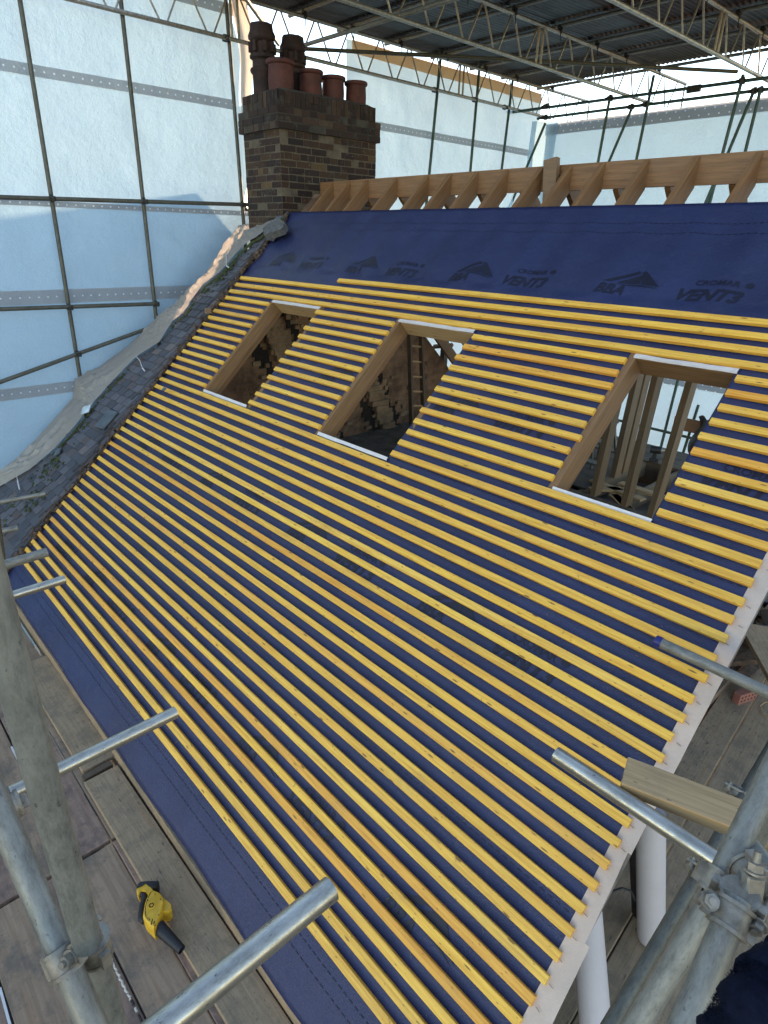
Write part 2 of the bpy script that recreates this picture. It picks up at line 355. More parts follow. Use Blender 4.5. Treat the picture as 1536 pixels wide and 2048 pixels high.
def obj(name, mb, mat, parent=None, Mx=None, smooth=35):
    Mx = FR[parent.name] if parent is not None else (Mx if Mx is not None else I4)
    inv = Mx.inverted(); me = bpy.data.meshes.new(name)
    used = sorted({i for f in mb.f for i in f}); mp = {o: k for k, o in enumerate(used)}
    me.from_pydata([inv @ mb.v[i] for i in used], [], [tuple(mp[i] for i in f) for f in mb.f]); me.validate(); me.update()
    if smooth:
        me.shade_smooth(); me.set_sharp_from_angle(angle=math.radians(smooth))
    me.materials.append(M[mat]); o = bpy.data.objects.new(name, me); COL.objects.link(o)
    if parent is None: o.matrix_world = Mx
    else: o.parent = parent
    FR[o.name] = Mx; return o
def tag(o, label, cat, group=None, kind=None):
    if label: o['label'] = label
    if cat: o['category'] = cat
    if group: o['group'] = group
    if kind: o['kind'] = kind
    return o
def thing(name, label, cat, Mx=I4, group=None):
    o = bpy.data.objects.new(name, None); COL.objects.link(o); o.empty_display_size = .1; o.matrix_world = Mx; FR[o.name] = Mx.copy()
    return tag(o, label, cat, group)
def struct(name, mb, mat, **k): o = obj(name, mb, mat, **k); o['kind'] = 'structure'; return o
def copyt(root, Mx, label=None, group=None):
    r = root.copy(); COL.objects.link(r); r.matrix_world = Mx; FR[r.name] = Mx.copy()
    if label: r['label'] = label
    if group: r['group'] = group
    for ch in list(root.children):
        c = ch.copy(); COL.objects.link(c); c.parent = r
        for g in list(ch.children):
            d = g.copy(); COL.objects.link(d); d.parent = c
    return r
def frame(p, d, up=None):   # local z along d
    d = Vector(d).normalized()
    if up is not None and abs(Vector(up).normalized().dot(d)) > .98: up = None
    a = d.orthogonal().normalized() if up is None else (Vector(up)-d*Vector(up).dot(d)).normalized()
    bb = d.cross(a); return Matrix.Translation(Vector(p)) @ Matrix((a, bb, d)).transposed().to_4x4()
def framex(p, d, up=(0, 0, 1)):  # local x along d, z near up
    d = Vector(d).normalized(); z = (Vector(up)-d*Vector(up).dot(d)).normalized(); y = z.cross(d)
    return Matrix.Translation(Vector(p)) @ Matrix((d, y, z)).transposed().to_4x4()
TR = .02415
def tube(label, p, q, mat='tube', name='scaffold_tube', group=None, hollow=False, n=16, r=TR):
    p, q = Vector(p), Vector(q); mb = MB().tube(p, q, r, n, hollow=.004 if hollow else 0)
    return tag(obj(name, mb, mat, Mx=frame(p, q-p)), label, 'scaffold tube', group)
def coupler_mb(p, d1, d2, k=1.0, detail=False):
    # swivel/right angle fitting: two bands, a block between, bolts
    p = Vector(p); d1 = Vector(d1).normalized(); d2 = Vector(d2).normalized(); mb = MB()
    nn = d1.cross(d2); nn = nn.normalized() if nn.length > .1 else d1.orthogonal().normalized()
    off = nn*(TR)
    n = 18 if detail else 8
    for sgn, d in ((-1, d1), (1, d2)):
        c = p+off*sgn*k
        mb.tube(c-d*.026*k, c+d*.026*k, (TR+.0065)*k, n)
        if detail:
            mb.tube(c-d*.029*k, c-d*.022*k, (TR+.010)*k, n); mb.tube(c+d*.022*k, c+d*.029*k, (TR+.010)*k, n)
        sd_ = d.cross(nn).normalized()
        e = c+sd_*(TR+.012)*k
        mb.tube(e-nn*.034*k*sgn, e+nn*.03*k*sgn, .0068*k, 8)
        mb.tube(e+nn*.016*k*sgn, e+nn*.034*k*sgn, .0125*k, 6)
        mb.boxm(frame(e, nn, d), (-.017*k, -.011*k, -.012*k), (.017*k, .011*k, .012*k))
    return mb

def coupler2(A, d1, B, d2, w=.046):
    A, B = Vector(A), Vector(B); d1 = Vector(d1).normalized(); d2 = Vector(d2).normalized(); mb = MB(); u = (B-A).normalized()
    for c, d, sg in ((A, d1, -1), (B, d2, 1)):
        mb.tube(c-d*w/2, c+d*w/2, TR+.0058, 28); mb.tube(c-d*(w/2+.0012), c-d*(w/2-.006), TR+.0085, 28); mb.tube(c+d*(w/2-.006), c+d*(w/2+.0012), TR+.0085, 28)
        side = (u-d*u.dot(d)).normalized(); out = d.cross(side).normalized()
        for k in (-1, 1):   # lugs each side of the band
            e = c+out*k*(TR+.011); mb.boxm(frame(e, d, out), (-.009, -.008, -w*.42), (.009, .010, w*.42))
        e = c+out*(TR+.016); b0, b1 = e-side*sg*(-.040), e-side*sg*.045
        mb.tube(b0, b1, .0062, 12); q = (b1-b0).normalized()
        mb.tube(b0+q*.006, b0+q*.019, .0125, 6); mb.tube(b0+q*.019, b0+q*.0215, .0155, 16); mb.tube(b1-q*.004, b1+q*.004, .0105, 12)
    m_ = (A+B)/2; L = (B-A).length; g2 = frame(A, u, d1); mb.boxm(g2, (-.017, -.015, TR*.7), (.017, .015, L-TR*.7))
    return mb

# ================================================================== SETTING
g = MB(); g.add([(-250, -250, -5.6), (250, -250, -5.6), (250, 250, -5.6), (-250, 250, -5.6)], [(0, 1, 2, 3)]); struct('ground', g, 'ground', smooth=0)
g = MB(); g.box((-1.4, 10.9, -5.6), (14, 26, -4.9)); tag(obj('lawn', g, 'grass', smooth=0), None, None, kind='structure')
# the terrace carries on beyond the sheeting: its ridge shades the low part of the gable sheeting
nh = thing('neighbouring_house', 'neighbouring terrace house hidden behind the sheeting, beyond the old tiles', 'house', Matrix.Translation((-6, 4, -5.6)))
NXY = Matrix(((0, 0, 1, 0), (1, 0, 0, 0), (0, 1, 0, 0), (0, 0, 0, 1)))
g = MB(); g.box((-11, .3, -5.6), (-2.2, 7.7, -.2)); obj('wall', g, 'neighbour', nh, smooth=0)
g = MB(); g.prism(NXY, [(-.4, -.45), (8.4, -.45), (8.4, -.3), (4.0, 3.72), (-.4, -.3)], -11.3, -2.15); obj('roof', g, 'tile', nh, smooth=0)

# ================================================================== HOUSE BODY
hs = thing('brick_house', 'brick house shell under the roof, its old party wall dark behind the left openings', 'house', Matrix.Translation((3, 4, -5.6)))
MXY = Matrix(((0, 0, 1, 0), (1, 0, 0, 0), (0, 1, 0, 0), (0, 0, 0, 1)))  # local (y,z) -> world, extruded in x
tt = math.tan(TH)
gab = [(.32, -5.6), (7.75, -5.6), (7.75, .05), (3.98, 3.58), (.32, .14)]
g = MB(); g.prism(MXY, gab, -.24, .03); obj('party_wall', g, 'wallbrick', hs, smooth=0)
g = MB(); g.prism(MXY, [(.32, -5.6), (7.75, -5.6), (7.75, -.35), (.32, -.35)], 5.42, 5.62); obj('end_wall', g, 'housebrick', hs, smooth=0)
g = MB(); g.box((.03, .12, -5.6), (5.42, .32, -.02)); obj('eaves_wall', g, 'housebrick', hs, smooth=0)
g = MB(); g.box((.03, 7.55, -5.6), (5.42, 7.75, -.1)); obj('rear_wall', g, 'housebrick', hs, smooth=0)
g = MB(); g.box((.03, .85, .36), (5.42, 7.55, .46)); obj('floor', g, 'floor', hs, smooth=0)
# chimney breast and dark chase bands on the party wall, leaning toward the stack
M['chase_shade'] = simple('painted_chase_shade', (.022, .015, .012), .95, 0, .5, 14, .5, 40)  # shade of the recessed chases, painted as near-black bands on the wall
M['tanbrick'] = brick('rough_tan_brick', (.26, .15, .085), (.34, .20, .11), (.26, .20, .14), big=(.05, .025, .016), grime=.8)
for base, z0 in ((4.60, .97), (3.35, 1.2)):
    for k, (dy, w, ext, mat, nm, lean) in enumerate(((0, .17, .012, 'chase_shade', 'shaded_chase', .63), (.27, .26, .09, 'tanbrick', 'chimney_breast', .55), (.50, .13, .014, 'chase_shade', 'shaded_chase', .45))):
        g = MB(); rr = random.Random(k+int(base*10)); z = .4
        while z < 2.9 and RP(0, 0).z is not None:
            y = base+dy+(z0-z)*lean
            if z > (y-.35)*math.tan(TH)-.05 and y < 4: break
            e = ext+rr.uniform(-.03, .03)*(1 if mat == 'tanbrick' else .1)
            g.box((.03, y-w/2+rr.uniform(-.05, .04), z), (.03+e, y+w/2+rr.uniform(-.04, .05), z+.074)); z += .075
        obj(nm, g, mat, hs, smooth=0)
g = MB(); rr = random.Random(4)
for i in range(170):
    z = rr.uniform(.5, 2.3); y = rr.choice((4.9, 3.7))-.5*(z-1)+rr.gauss(0, .28); w = rr.uniform(.04, .11)
    g.box((.03, y, z), (.03+rr.uniform(.01, .07), y+w, z+rr.uniform(.04, .07)))
tag(obj('broken_brickwork', g, 'tanbrick', hs, smooth=0), None, None, kind='stuff')

# ================================================================== OLD CLAY TILES ALONG THE LEFT VERGE
old = thing('old_tile_strip', 'strip of old dark slate grey clay tiles with moss, left of the blue membrane', 'roof tiles', MROOF.copy())
U_ = [(540, 428), (505, 442), (488, 455), (465, 481), (436, 530), (410, 572), (375, 600), (352, 622), (319, 641), (293, 657), (262, 688), (195, 738), (150, 758), (146, 795), (118, 828), (72, 885), (40, 920), (0, 950), (-60, 990)]
B_ = [(548, 446), (512, 474), (498, 481), (472, 506), (438, 545), (405, 569), (386, 595), (368, 625), (345, 641), (319, 683), (273, 712), (228, 758), (190, 800), (182, 812), (140, 862), (107, 898), (60, 938), (0, 972), (-60, 1020)]
_bl = sorted([(roofxs(u, v, .085)[1], roofxs(u, v, .085)[0]) for u, v in B_])
def x_outer(s0):
    if s0 <= _bl[0][0]: return _bl[0][1]
    for (sa_, xa_), (sb_, xb_) in zip(_bl, _bl[1:]):
        if sa_ <= s0 <= sb_: return xa_+(xb_-xa_)*(s0-sa_)/(sb_-sa_+1e-6)
    return _bl[-1][1]
rr = random.Random(11); g = MB()
srow = -.42; k = 0
while srow < 4.74:
    xo = x_outer(srow)-.02
    x = -.115+rr.uniform(-.035, .03) + (.082 if k % 2 else 0) - (.082 if k % 2 else 0)
    first = True
    while x-.08 > xo:
        w = (.165 if not (first and k % 2) else .083)
        jt, js, jn = rr.uniform(-.03, .03)*(rr.random() < .3), rr.uniform(-.006, .006), rr.uniform(0, .004)
        if rr.random() > .012:
            wv = noise.noise(Vector((x*1.3, srow*1.1, 0)))*.03
            Mx = MROOF @ Matrix.Translation((x-w, srow+js, .040+jn+wv)) @ Matrix.Rotation(jt, 4, 'Z') @ Matrix.Rotation(-.15+rr.uniform(-.015, .015), 4, 'X') @ Matrix.Rotation(rr.uniform(-.012, .012), 4, 'Y')
            g.boxm(Mx, (.0075, -.075, -.021), (w-.0075, .11, .001))
        x -= w; first = False
    srow += .1; k += 1
obj('clay_tiles', g, 'tile', old, smooth=0)
g = MB()  # layered tile tails and undercourse at the broken edge
srow = -.4
while srow < 4.8:
    for q in range(2):
        w = rr.uniform(.10, .2); Mx = MROOF @ Matrix.Translation((-.05-rr.uniform(.0, .09)-w, srow+rr.uniform(-.03, .03), .012+q*.014)) @ Matrix.Rotation(rr.uniform(-.12, .12), 4, 'Z') @ Matrix.Rotation(-.10, 4, 'X')
        g.boxm(Mx, (0, -.07, -.013), (w, .12, .0))
    srow += .1
obj('undercourse', g, 'tile', old, smooth=0)
g = MB()
for i in range(900):
    s0 = rr.uniform(-.35, 4.85); x0 = rr.uniform(-.20, -.035) - (0.0); a = rr.uniform(.012, .035)
    Mx = MROOF @ Matrix.Translation((x0, s0, -.03+rr.uniform(0, .045))) @ Matrix.Rotation(rr.uniform(0, 6), 4, 'Z') @ Matrix.Rotation(rr.uniform(-.6, .6), 4, 'X')
    g.boxm(Mx, (-a, -a*.7, -a*.5), (a, a*.7, a*.5))
tag(obj('mortar_rubble', g, 'rubble', old, smooth=0), None, None, kind='stuff')
g = MB()
def blob(mb, P, r, n=5, sq=.6):
    Mx = Matrix.Translation(P) @ MROOF.to_3x3().to_4x4() @ Matrix.Rotation(rr.uniform(0, 6), 4, 'Z')
    prof = [(r*.55*rr.uniform(.8, 1.2), -r*sq*.5), (r*rr.uniform(.85, 1.15), 0), (r*.6*rr.uniform(.7, 1.2), r*sq*.7), (.001, r*sq)]
    mb.lathe(Mx, prof, n)
for i in range(1500):
    if rr.random() < .72:
        s0 = rr.uniform(3.55, 4.75); x0 = rr.uniform(-.92, -.22); 
        if s0 < 3.9 and rr.random() < .5: continue
    else: 
        s0, x0 = rr.choice(((1.55, -.85), (.9, -.7), (.55, -.55), (3.2, -.8), (.35, -.9), (2.0, -.95), (1.2, -.9))); s0 += rr.gauss(0, .13); x0 += rr.gauss(0, .10)
    if noise.noise(Vector((x0*5, s0*5, 1))) < -.1: continue
    x0 = max(x0, x_outer(s0)+.03); blob(g, RP(x0, s0, .055), rr.uniform(.008, .028))
tag(obj('moss', g, 'moss', old), None, None, kind='stuff')
g = MB()
for (u, v, w, h, a) in ((135, 860, .20, .17, .3), (118, 905, .1, .1, .8), (330, 780, .05, .04, 0), (215, 900-60, .22, .25, .1)):
    x, s0 = roofxs(u, v, .06); Mx = MROOF @ Matrix.Translation((x, s0, .075)) @ Matrix.Rotation(a, 4, 'Z') @ Matrix.Rotation(-.08, 4, 'X'); g = MB(); g.boxm(Mx, (-w/2, -h/2, -.006), (w/2, h/2, .006)); obj('slipped_slate', g, 'leadgrey', old, smooth=0)
x, s0 = roofxs(174, 820, .09)
g = MB(); g.boxm(MROOF @ Matrix.Translation((x, s0, .10)) @ Matrix.Rotation(.5, 4, 'Z') @ Matrix.Rotation(.15, 4, 'X'), (-.075, -.05, 0), (.075, .05, .006))
tag(obj('offcut', g, 'paleblue', Mx=Matrix.Translation(RP(x, s0, .1))), 'small pale blue offcut lying on the old tiles at the edge of the beige plastic', 'offcut')
# lump of flashing and slate at the foot of the chimney
g = MB(); P = [roofxs(u, v, .12) for u, v in ((524, 455), (553, 432), (568, 442), (563, 455), (542, 463), (527, 468))]
g.prism(MROOF, P, .03, .11); tag(obj('mortar_lump', g, 'slatepiece', Mx=Matrix.Translation(RP(*P[0], 0))), 'grey lump of old mortar and lead at the foot of the chimney', 'mortar')
x, s0 = roofxs(540, 478, 0); g = MB(); g.boxm(MROOF @ Matrix.Translation((x, s0, .03)) @ Matrix.Rotation(-.1, 4, 'Z'), (-.13, -.03, -.02), (.13, .03, .01))
tag(obj('slate_scrap', g, 'tile', Mx=Matrix.Translation(RP(x, s0, 0)), smooth=0), 'dark scrap of slate lying on blue membrane below the chimney corner', 'slate')

# ================================================================== MEMBRANE
OPEN = [(.90, 1.70, 2.44, 3.625), (2.82, 3.62, 2.44, 3.625), (4.92, 5.50, 2.63, 3.625)]
RAFTX = [-.02+.40*i for i in range(0, 16)]
def lines(a, b, st, extra):
    L = [a+(b-a)*i/round((b-a)/st) for i in range(round((b-a)/st)+1)]
    L = [q for q in L if min(abs(q-e) for e in extra) > st*.3]+list(extra); return sorted(L)
xs = lines(-.14, 6.10, .034, [o[0] for o in OPEN]+[o[1] for o in OPEN])
ss = lines(-.34, 4.95, .034, sorted({o[2] for o in OPEN}|{3.625}))
def memb(x, s):
    inb = 1.0
    sag = -.019*abs(math.sin(math.pi*(x+.02)/.40))**.9*(.35+.65*abs(math.sin(math.pi*(x+.02)/.40))) if s > 4.1 else -.004*abs(math.sin(math.pi*(x+.02)/.4))
    if s > 4.6: sag *= max(0, (4.95-s)/.35)
    n = -.030+sag+.003*noise.noise(Vector((x*3, s*1.2, 0)))
    if x < .8: n += .009*abs(noise.noise(Vector((x*9+s*2, s*7, 3))))*(1-x/.8)-.003
    n += .004*noise.noise(Vector((x*2.2+s*2.5, s*2.2-x, 12)))
    if s < .05: n -= .012*noise.noise(Vector((x*1.5, s*3, 9)))*(-s+.05)*3 + .10*max(0, -.12-s)**1.5
    ss_ = s+(.018*noise.noise(Vector((x*1.1, 0, 5))) if s < -.3 else 0)
    return RP(x, ss_, n)
import bisect
NG = [[(MROOF.inverted() @ memb(x, s)).z for x in xs] for s in ss]
def memb_n(x, s):
    i = max(0, min(len(xs)-2, bisect.bisect_right(xs, x)-1)); j = max(0, min(len(ss)-2, bisect.bisect_right(ss, s)-1))
    a = (x-xs[i])/(xs[i+1]-xs[i]); b_ = (s-ss[j])/(ss[j+1]-ss[j])
    return (NG[j][i]*(1-a)+NG[j][i+1]*a)*(1-b_)+(NG[j+1][i]*(1-a)+NG[j+1][i+1]*a)*b_
g = MB(); g.grid(memb, xs, ss, lambda x, s: any(o[0] < x < o[1] and o[2] < s < o[3] for o in OPEN))
mem = tag(obj('roof_membrane', g, 'membrane', Mx=MROOF.copy(), smooth=60), 'deep blue breather membrane stretched over the rafters under the yellow battens', 'roof membrane')
md = mem.modifiers.new('thickness', 'SOLIDIFY'); md.thickness = .0016; md.offset = -1
# printed marks: text flattened to meshes
def text_mb(body, size, Mx, shear=0.0, bold=0.0, sx=1.0):
    cu = bpy.data.curves.new('t', 'FONT'); cu.body = body; cu.size = size; cu.shear = shear; cu.offset = bold; cu.resolution_u = 2
    o = bpy.data.objects.new('t', cu); COL.objects.link(o); dg = bpy.context.evaluated_depsgraph_get(); dg.update()
    me = bpy.data.meshes.new_from_object(o.evaluated_get(dg)); out = MB()
    out.add([Mx @ Vector((v.co.x*sx, v.co.y, 0)) for v in me.vertices], [tuple(p.vertices) for p in me.polygons])
    bpy.data.objects.remove(o); bpy.data.curves.remove(cu); return out
def tri_mb(Mx, pts): 
    mb = MB()
    for t in pts: mb.add([Mx @ Vector((x, y, 0)) for x, y in t], [tuple(range(len(t)))])
    return mb
def draped(mb, lift=.0032):   # lay flat marks on the sagging membrane
    bm_ = bmesh.new(); vv = [bm_.verts.new(v) for v in mb.v]
    for f in mb.f:
        try: bm_.faces.new([vv[i] for i in f])
        except ValueError: pass
    bmesh.ops.triangulate(bm_, faces=bm_.faces[:])
    for _ in range(4):
        es = [e for e in bm_.edges if e.calc_length() > .022]
        if not es: break
        bmesh.ops.subdivide_edges(bm_, edges=es, cuts=1); bmesh.ops.triangulate(bm_, faces=bm_.faces[:])
    bm_.verts.index_update(); mb.v = [v.co.copy() for v in bm_.verts]; mb.f = [tuple(v.index for v in f.verts) for f in bm_.faces]; bm_.free()
    inv = MROOF.inverted()
    def ins(f):
        c = inv @ (sum((mb.v[i] for i in f), Vector())/len(f)); return any(o[0]-.01 < c.x < o[1]+.01 and o[2]-.03 < c.y < o[3]+.03 for o in OPEN)
    mb.f = [f for f in mb.f if not ins(f)]
    for i, p in enumerate(mb.v):
        q = inv @ p; mb.v[i] = RP(q.x, q.y, memb_n(q.x, q.y)+lift)
    return mb
def prints_at(xb, xv, s0):
    out = []
    if xb is not None and -.05 < xb < 5.8:
        Mx = MROOF @ Matrix.Translation((xb, s0, 0)); mb = text_mb('BBA', .115, Mx, .25, .0035)
        mb2 = tri_mb(Mx, [[(.03, .10), (.235, .215), (.255, .195), (.085, .10)], [(.13, .098), (.275, .185), (.29, .10)], [(.262, .205), (.285, .215), (.44, .07), (.30, .10)], [(.10, .088), (.31, .092), (.44, .055), (.30, .079)]])
        mb.add(mb2.v, mb2.f); out.append(mb)
    if xv is not None and xv < 5.75:
        Mx = MROOF @ Matrix.Translation((xv, s0, 0)); mb = text_mb('VENT3', .125, Mx, .30, .0045, 1.05)
        m2 = text_mb('CROMAR', .058, MROOF @ Matrix.Translation((xv+.09, s0+.125, 0)), 0, .001, 1.1); mb.add(m2.v, m2.f)
        m3 = MB(); m3.prism(MROOF @ Matrix.Translation((xv+.41, s0+.145, 0)), [(.024*math.cos(a*.524), .02*math.sin(a*.524)) for a in range(12)], -.0001, .0001); mb.add(m3.v, [m3.f[1]]); out.append(mb)
    return out
rows = [(4.125, .27, .82), (2.90, .98, 1.52), (1.60, .45, 1.0), (.27, -.15, .40)]
for s0, b0, v0 in rows:
    for i in range(5):
        for mb in prints_at(b0+1.36*i, v0+1.36*i, s0):
            # drop anything inside an opening
            q = MROOF.inverted() @ mb.v[0]
            if any(o[0]-.2 < q.x < o[1]-.1 and o[2]-.1 < q.y < o[3]+.05 for o in OPEN): continue
            obj('printed_mark', draped(mb), 'print', mem, smooth=0)
g = MB()
for s0 in (-.10, -.165, .83, .90, 2.455, 3.07, 3.82, 4.68, 4.77, 1.20):
    x = 0.0
    while x < 6.03:
        if not any(o[0]-.05 < x < o[1]+.02 and o[2] < s0 < o[3] for o in OPEN):
            g.add([RP(x, s0-.0022), RP(x+.026, s0-.0022), RP(x+.026, s0+.0022), RP(x, s0+.0022)], [(0, 1, 2, 3)])
        x += .04
obj('printed_lap_line', draped(g), 'print', mem, smooth=0)

# ================================================================== BATTENS
rr = random.Random(5)
RE = {13: (1525, 1119), 14: (1509, 1156), 15: (1491, 1196), 16: (1470, 1231), 17: (1458, 1269), 18: (1435, 1309), 19: (1418, 1349), 20: (1390, 1391), 21: (1373, 1429), 22: (1348, 1466), 23: (1330, 1509), 26: (1268, 1641), 27: (1245, 1681), 28: (1222, 1723), 29: (1199, 1766), 30: (1172, 1811), 31: (1149, 1858), 32: (1125, 1908), 33: (1099, 1953), 34: (1071, 1993), 35: (1044, 2036)}
def ordn(n):
    w = ['first', 'second', 'third', 'fourth', 'fifth', 'sixth', 'seventh', 'eighth', 'ninth', 'tenth', 'eleventh', 'twelfth', 'thirteenth', 'fourteenth', 'fifteenth', 'sixteenth', 'seventeenth', 'eighteenth', 'nineteenth']
    if n <= 19: return w[n-1]
    t = {2: 'twent', 3: 'thirt', 4: 'fort'}[n//10]
    return t+('ieth' if n % 10 == 0 else 'y-'+w[n % 10-1])
BW = .0415
def batten(k, x0, x1, label, group, s0=None, s1=None):
    # upper edges of the row at left and right end
    sa = (39-k)*.1 if s0 is None else s0; sb = sa if s1 is None else s1
    L = x1-x0; d = Vector((L, sb-sa, 0)).normalized()
    fr = MROOF @ Matrix.Translation((x0, sa, 0)) @ Matrix.Rotation(math.atan2(d.y, d.x), 4, 'Z')
    ns = max(2, int(L/.5)); mb = MB(); ph = rr.uniform(0, 9)
    # chamfered section swept with a slight bow
    ch = .0025; y0, y1, z0, z1 = -BW+rr.uniform(-.0015, .0015), 0, -.026, 0
    pr = [(y0+ch, z0), (y1-ch, z0), (y1, z0+ch), (y1, z1-ch), (y1-ch, z1), (y0+ch, z1), (y0, z1-ch), (y0, z0+ch)]
    vs = []; N_ = len(pr)
    for i in range(ns+1):
        t = i/ns; bx = L*t; by = .0025*math.sin(ph+bx*1.1)*(1 if 0 < i < ns else .3); bz = .001*math.sin(ph*2+bx*1.7)
        vs += [(bx, y+by, z+bz) for y, z in pr]
    fs = [(i*N_+a, i*N_+(a+1) % N_, (i+1)*N_+(a+1) % N_, (i+1)*N_+a) for i in range(ns) for a in range(N_)]
    fs += [tuple(range(N_-1, -1, -1)), tuple(range(ns*N_, ns*N_+N_))]
    mb.add([fr @ Vector(v) for v in vs], [tuple(reversed(f)) for f in fs])
    o = obj('roof_batten', mb, 'batten', Mx=fr, smooth=30); return tag(o, label, 'roof batten', group)
extra = {8: 'orange-streaked', 21: 'orange-toned', 24: 'darker streaked'}
def xr_of(k, default=6.075):
    if k in RE: xx, sx_ = roofxs(*RE[k]); return min(max(xx, 6.052), 6.078), sx_
    return (default+rr.uniform(-.012, .012), (39-k)*.1)
for k in range(-1, 40):
    sa = (39-k)*.1; xl = -.03+rr.uniform(-.02, .02); xr, sr = xr_of(k)
    if abs(sr-sa) > .035: sr = sa
    sr = sa+(sr-sa)*.9
    def sat(x): return sa+(sr-sa)*max(0, x)/6.07
    if k == -1:
        batten(k, 1.69, 5.98, 'topmost yellow batten, starting a third of the way along the bare blue strip', 'long battens above the openings')
    elif k in (0, 1, 2):
        nm = {0: 'second yellow batten from the top, the highest one reaching the old tiles', 1: 'third yellow batten from the top, jointed to a paler mottled length', 2: 'long yellow batten directly above the three openings'}[k]
        if k == 1:
            xj = roofxs(657, 592)[0]
            batten(k, xl, xj, 'left piece of the third long batten from the top, beside the old tiles', 'long battens above the openings')
            batten(k, xj+.004, 5.98, 'right piece of the third long batten from the top, with a mottled pale joint', 'long battens above the openings')
        else: batten(k, xl, 5.98, nm, 'long battens above the openings')
    elif 3 <= k <= 14:
        i = k-2
        batten(k, xl, .865+rr.uniform(-.012, .015), f'short batten between the old tiles and the left opening, {ordn(i)} from the top', 'short battens left of the left opening')
        batten(k, 1.715+rr.uniform(-.01, .012), 2.79+rr.uniform(-.015, .01), f'short batten between the left and middle openings, {ordn(i)} from the top', 'short battens between left and middle openings')
        if k <= 12:
            batten(k, 3.645+rr.uniform(-.015, .015), 4.885+rr.uniform(-.012, .012), f'short batten between the middle and right openings, {ordn(i)} from the top', 'short battens between middle and right openings')
            batten(k, 5.515+rr.uniform(-.012, .012), 6.075, f'short batten right of the right opening, {ordn(i)} from the top', 'short battens right of the right opening')
        else:
            batten(k, 3.645, xr, {13: 'batten from the middle opening to the verge, right under the right opening', 14: 'batten from the middle opening to the verge, the lower of two under the right opening'}[k], 'battens passing under the right opening', sat(3.64), sr)
    else:
        n = 40-k
        ll = f'long yellow batten across the whole roof, {ordn(n)} up from the eaves'
        if n == 1: ll = 'lowest long yellow batten, bordering the bare blue strip at the eaves'
        if n == 25: ll = 'topmost unbroken long batten, just under the white sills of the left and middle openings'
        if k == 24:
            xj = roofxs(805, 1211)[0]
            batten(k, xl, xj, ll.replace('long yellow batten across the whole roof', 'left piece of the jointed long batten'), 'long battens across the roof', sa, sat(xj))
            batten(k, xj+.003, xr, 'right piece of the jointed long batten, darker streaked, reaching the verge', 'long battens across the roof', sat(xj), sr)
        else: batten(k, xl, xr, ll, 'long battens across the roof', sa, sr)

g = MB(); q = random.Random(77)
for i in range(150):
    x, s0 = q.uniform(.1, 6.0), q.uniform(-.25, 4.0)
    if any(o[0]-.05 < x < o[1]+.05 and o[2]-.05 < s0 < o[3]+.05 for o in OPEN): continue
    on = ((s0+.0415/2) % .1); n_ = .001 if .0585 < (s0 % .1) else -.026
    a = q.uniform(0, 3.14); L = q.uniform(.004, .022); P = [RP(x+L*math.cos(a)*k, s0+L*math.sin(a)*k+.15*L*math.sin(k*3), n_+.002+.004*math.sin(k*2.5)) for k in (0, .35, .7, 1.0)]
    g.path(P, [.0007, .0011, .0010, .0005], 4)
tag(obj('wood_shavings', g, 'crumb', smooth=0), 'tiny pale wood shavings scattered over the membrane and battens', 'wood shavings', kind='stuff')

# ================================================================== VERGE, RAFTERS, RIDGE
vs_ = thing('roof_verge', 'pale grey undercloak strip with nails along the right sloping edge of the roof', 'roof verge', MROOF @ Matrix.Translation((6.1, -.35, 0)))
cuts = [(-.45, .13), (.12, .78), (.77, 1.18), (1.17, 2.045), (2.035, 2.9), (2.89, 3.6), (3.59, 4.2), (4.19, 4.95)]
for i, (a, b_) in enumerate(cuts):
    dx = (.0, .012, -.012, .0, -.006, .004, -.004, .0)[i]; lift = .0035*(i % 2)
    g = MB(); n_ = 10; P = []
    for j in range(n_+1):
        s0 = a+(b_-a)*j/n_; w = .003*noise.noise(Vector((s0*6, i, 0)))
        if i == 2: w += .004*math.sin(s0*9)
        P.append((s0, w))
    vs = []
    for s0, w in P: vs += [RP(6.052+dx*.5+.5*w, s0, -.034+lift), RP(6.132+.028*max(0, 1-s0/1.2)+dx+w, s0, -.024+lift+w), RP(6.132+.028*max(0, 1-s0/1.2)+dx+w, s0, -.0185+lift+w), RP(6.052+dx*.5+.5*w, s0, -.0285+lift)]
    fs = [(j*4+q, j*4+(q+1) % 4, j*4+4+(q+1) % 4, j*4+4+q) for j in range(n_) for q in range(4)]+[(3, 2, 1, 0), (n_*4, n_*4+1, n_*4+2, n_*4+3)]
    g.add(vs, fs); obj('undercloak', g, 'verge', vs_, smooth=0)
nail0 = None
for k in range(3, 38):
    if rr.random() < .15: continue
    s0 = (39-k)*.1-.03
    if nail0 is None:
        g = MB(); fr0 = Matrix.Translation((6.1, s0, 0)); g.tube(RP(6.080, s0, -.012), RP(6.100, s0-.004, -.013), .0011, 6); nail0 = obj('nail', g, 'nail', vs_); s00 = s0
    else:
        c = nail0.copy(); COL.objects.link(c); c.parent = vs_; c.matrix_local = Matrix.Translation((rr.uniform(-.008, .012), s0-s00, 0))
g = MB(); g.prism(MXY, [(y, z) for y, z in [((lambda P: (P.y, P.z))(RP(0, s, n))) for s, n in ((-.30, -.045), (5.5, -.045), (5.5, -.20), (-.30, -.20))]], 6.07, 6.10)
tag(obj('bargeboard', g, 'barge', Mx=Matrix.Translation(RP(6.1, -.3, -.1)), smooth=0), 'grey brown bargeboard under the pale strip at the right edge of the roof', 'bargeboard')
g = MB(); g.box((-.05, -.22, -.50), (6.08, -.195, -.285)); tag(obj('fascia_board', g, 'board2', Mx=Matrix.Translation((0, -.2, -.5)), smooth=0), 'weathered fascia board under the lower edge of the blue membrane', 'fascia')

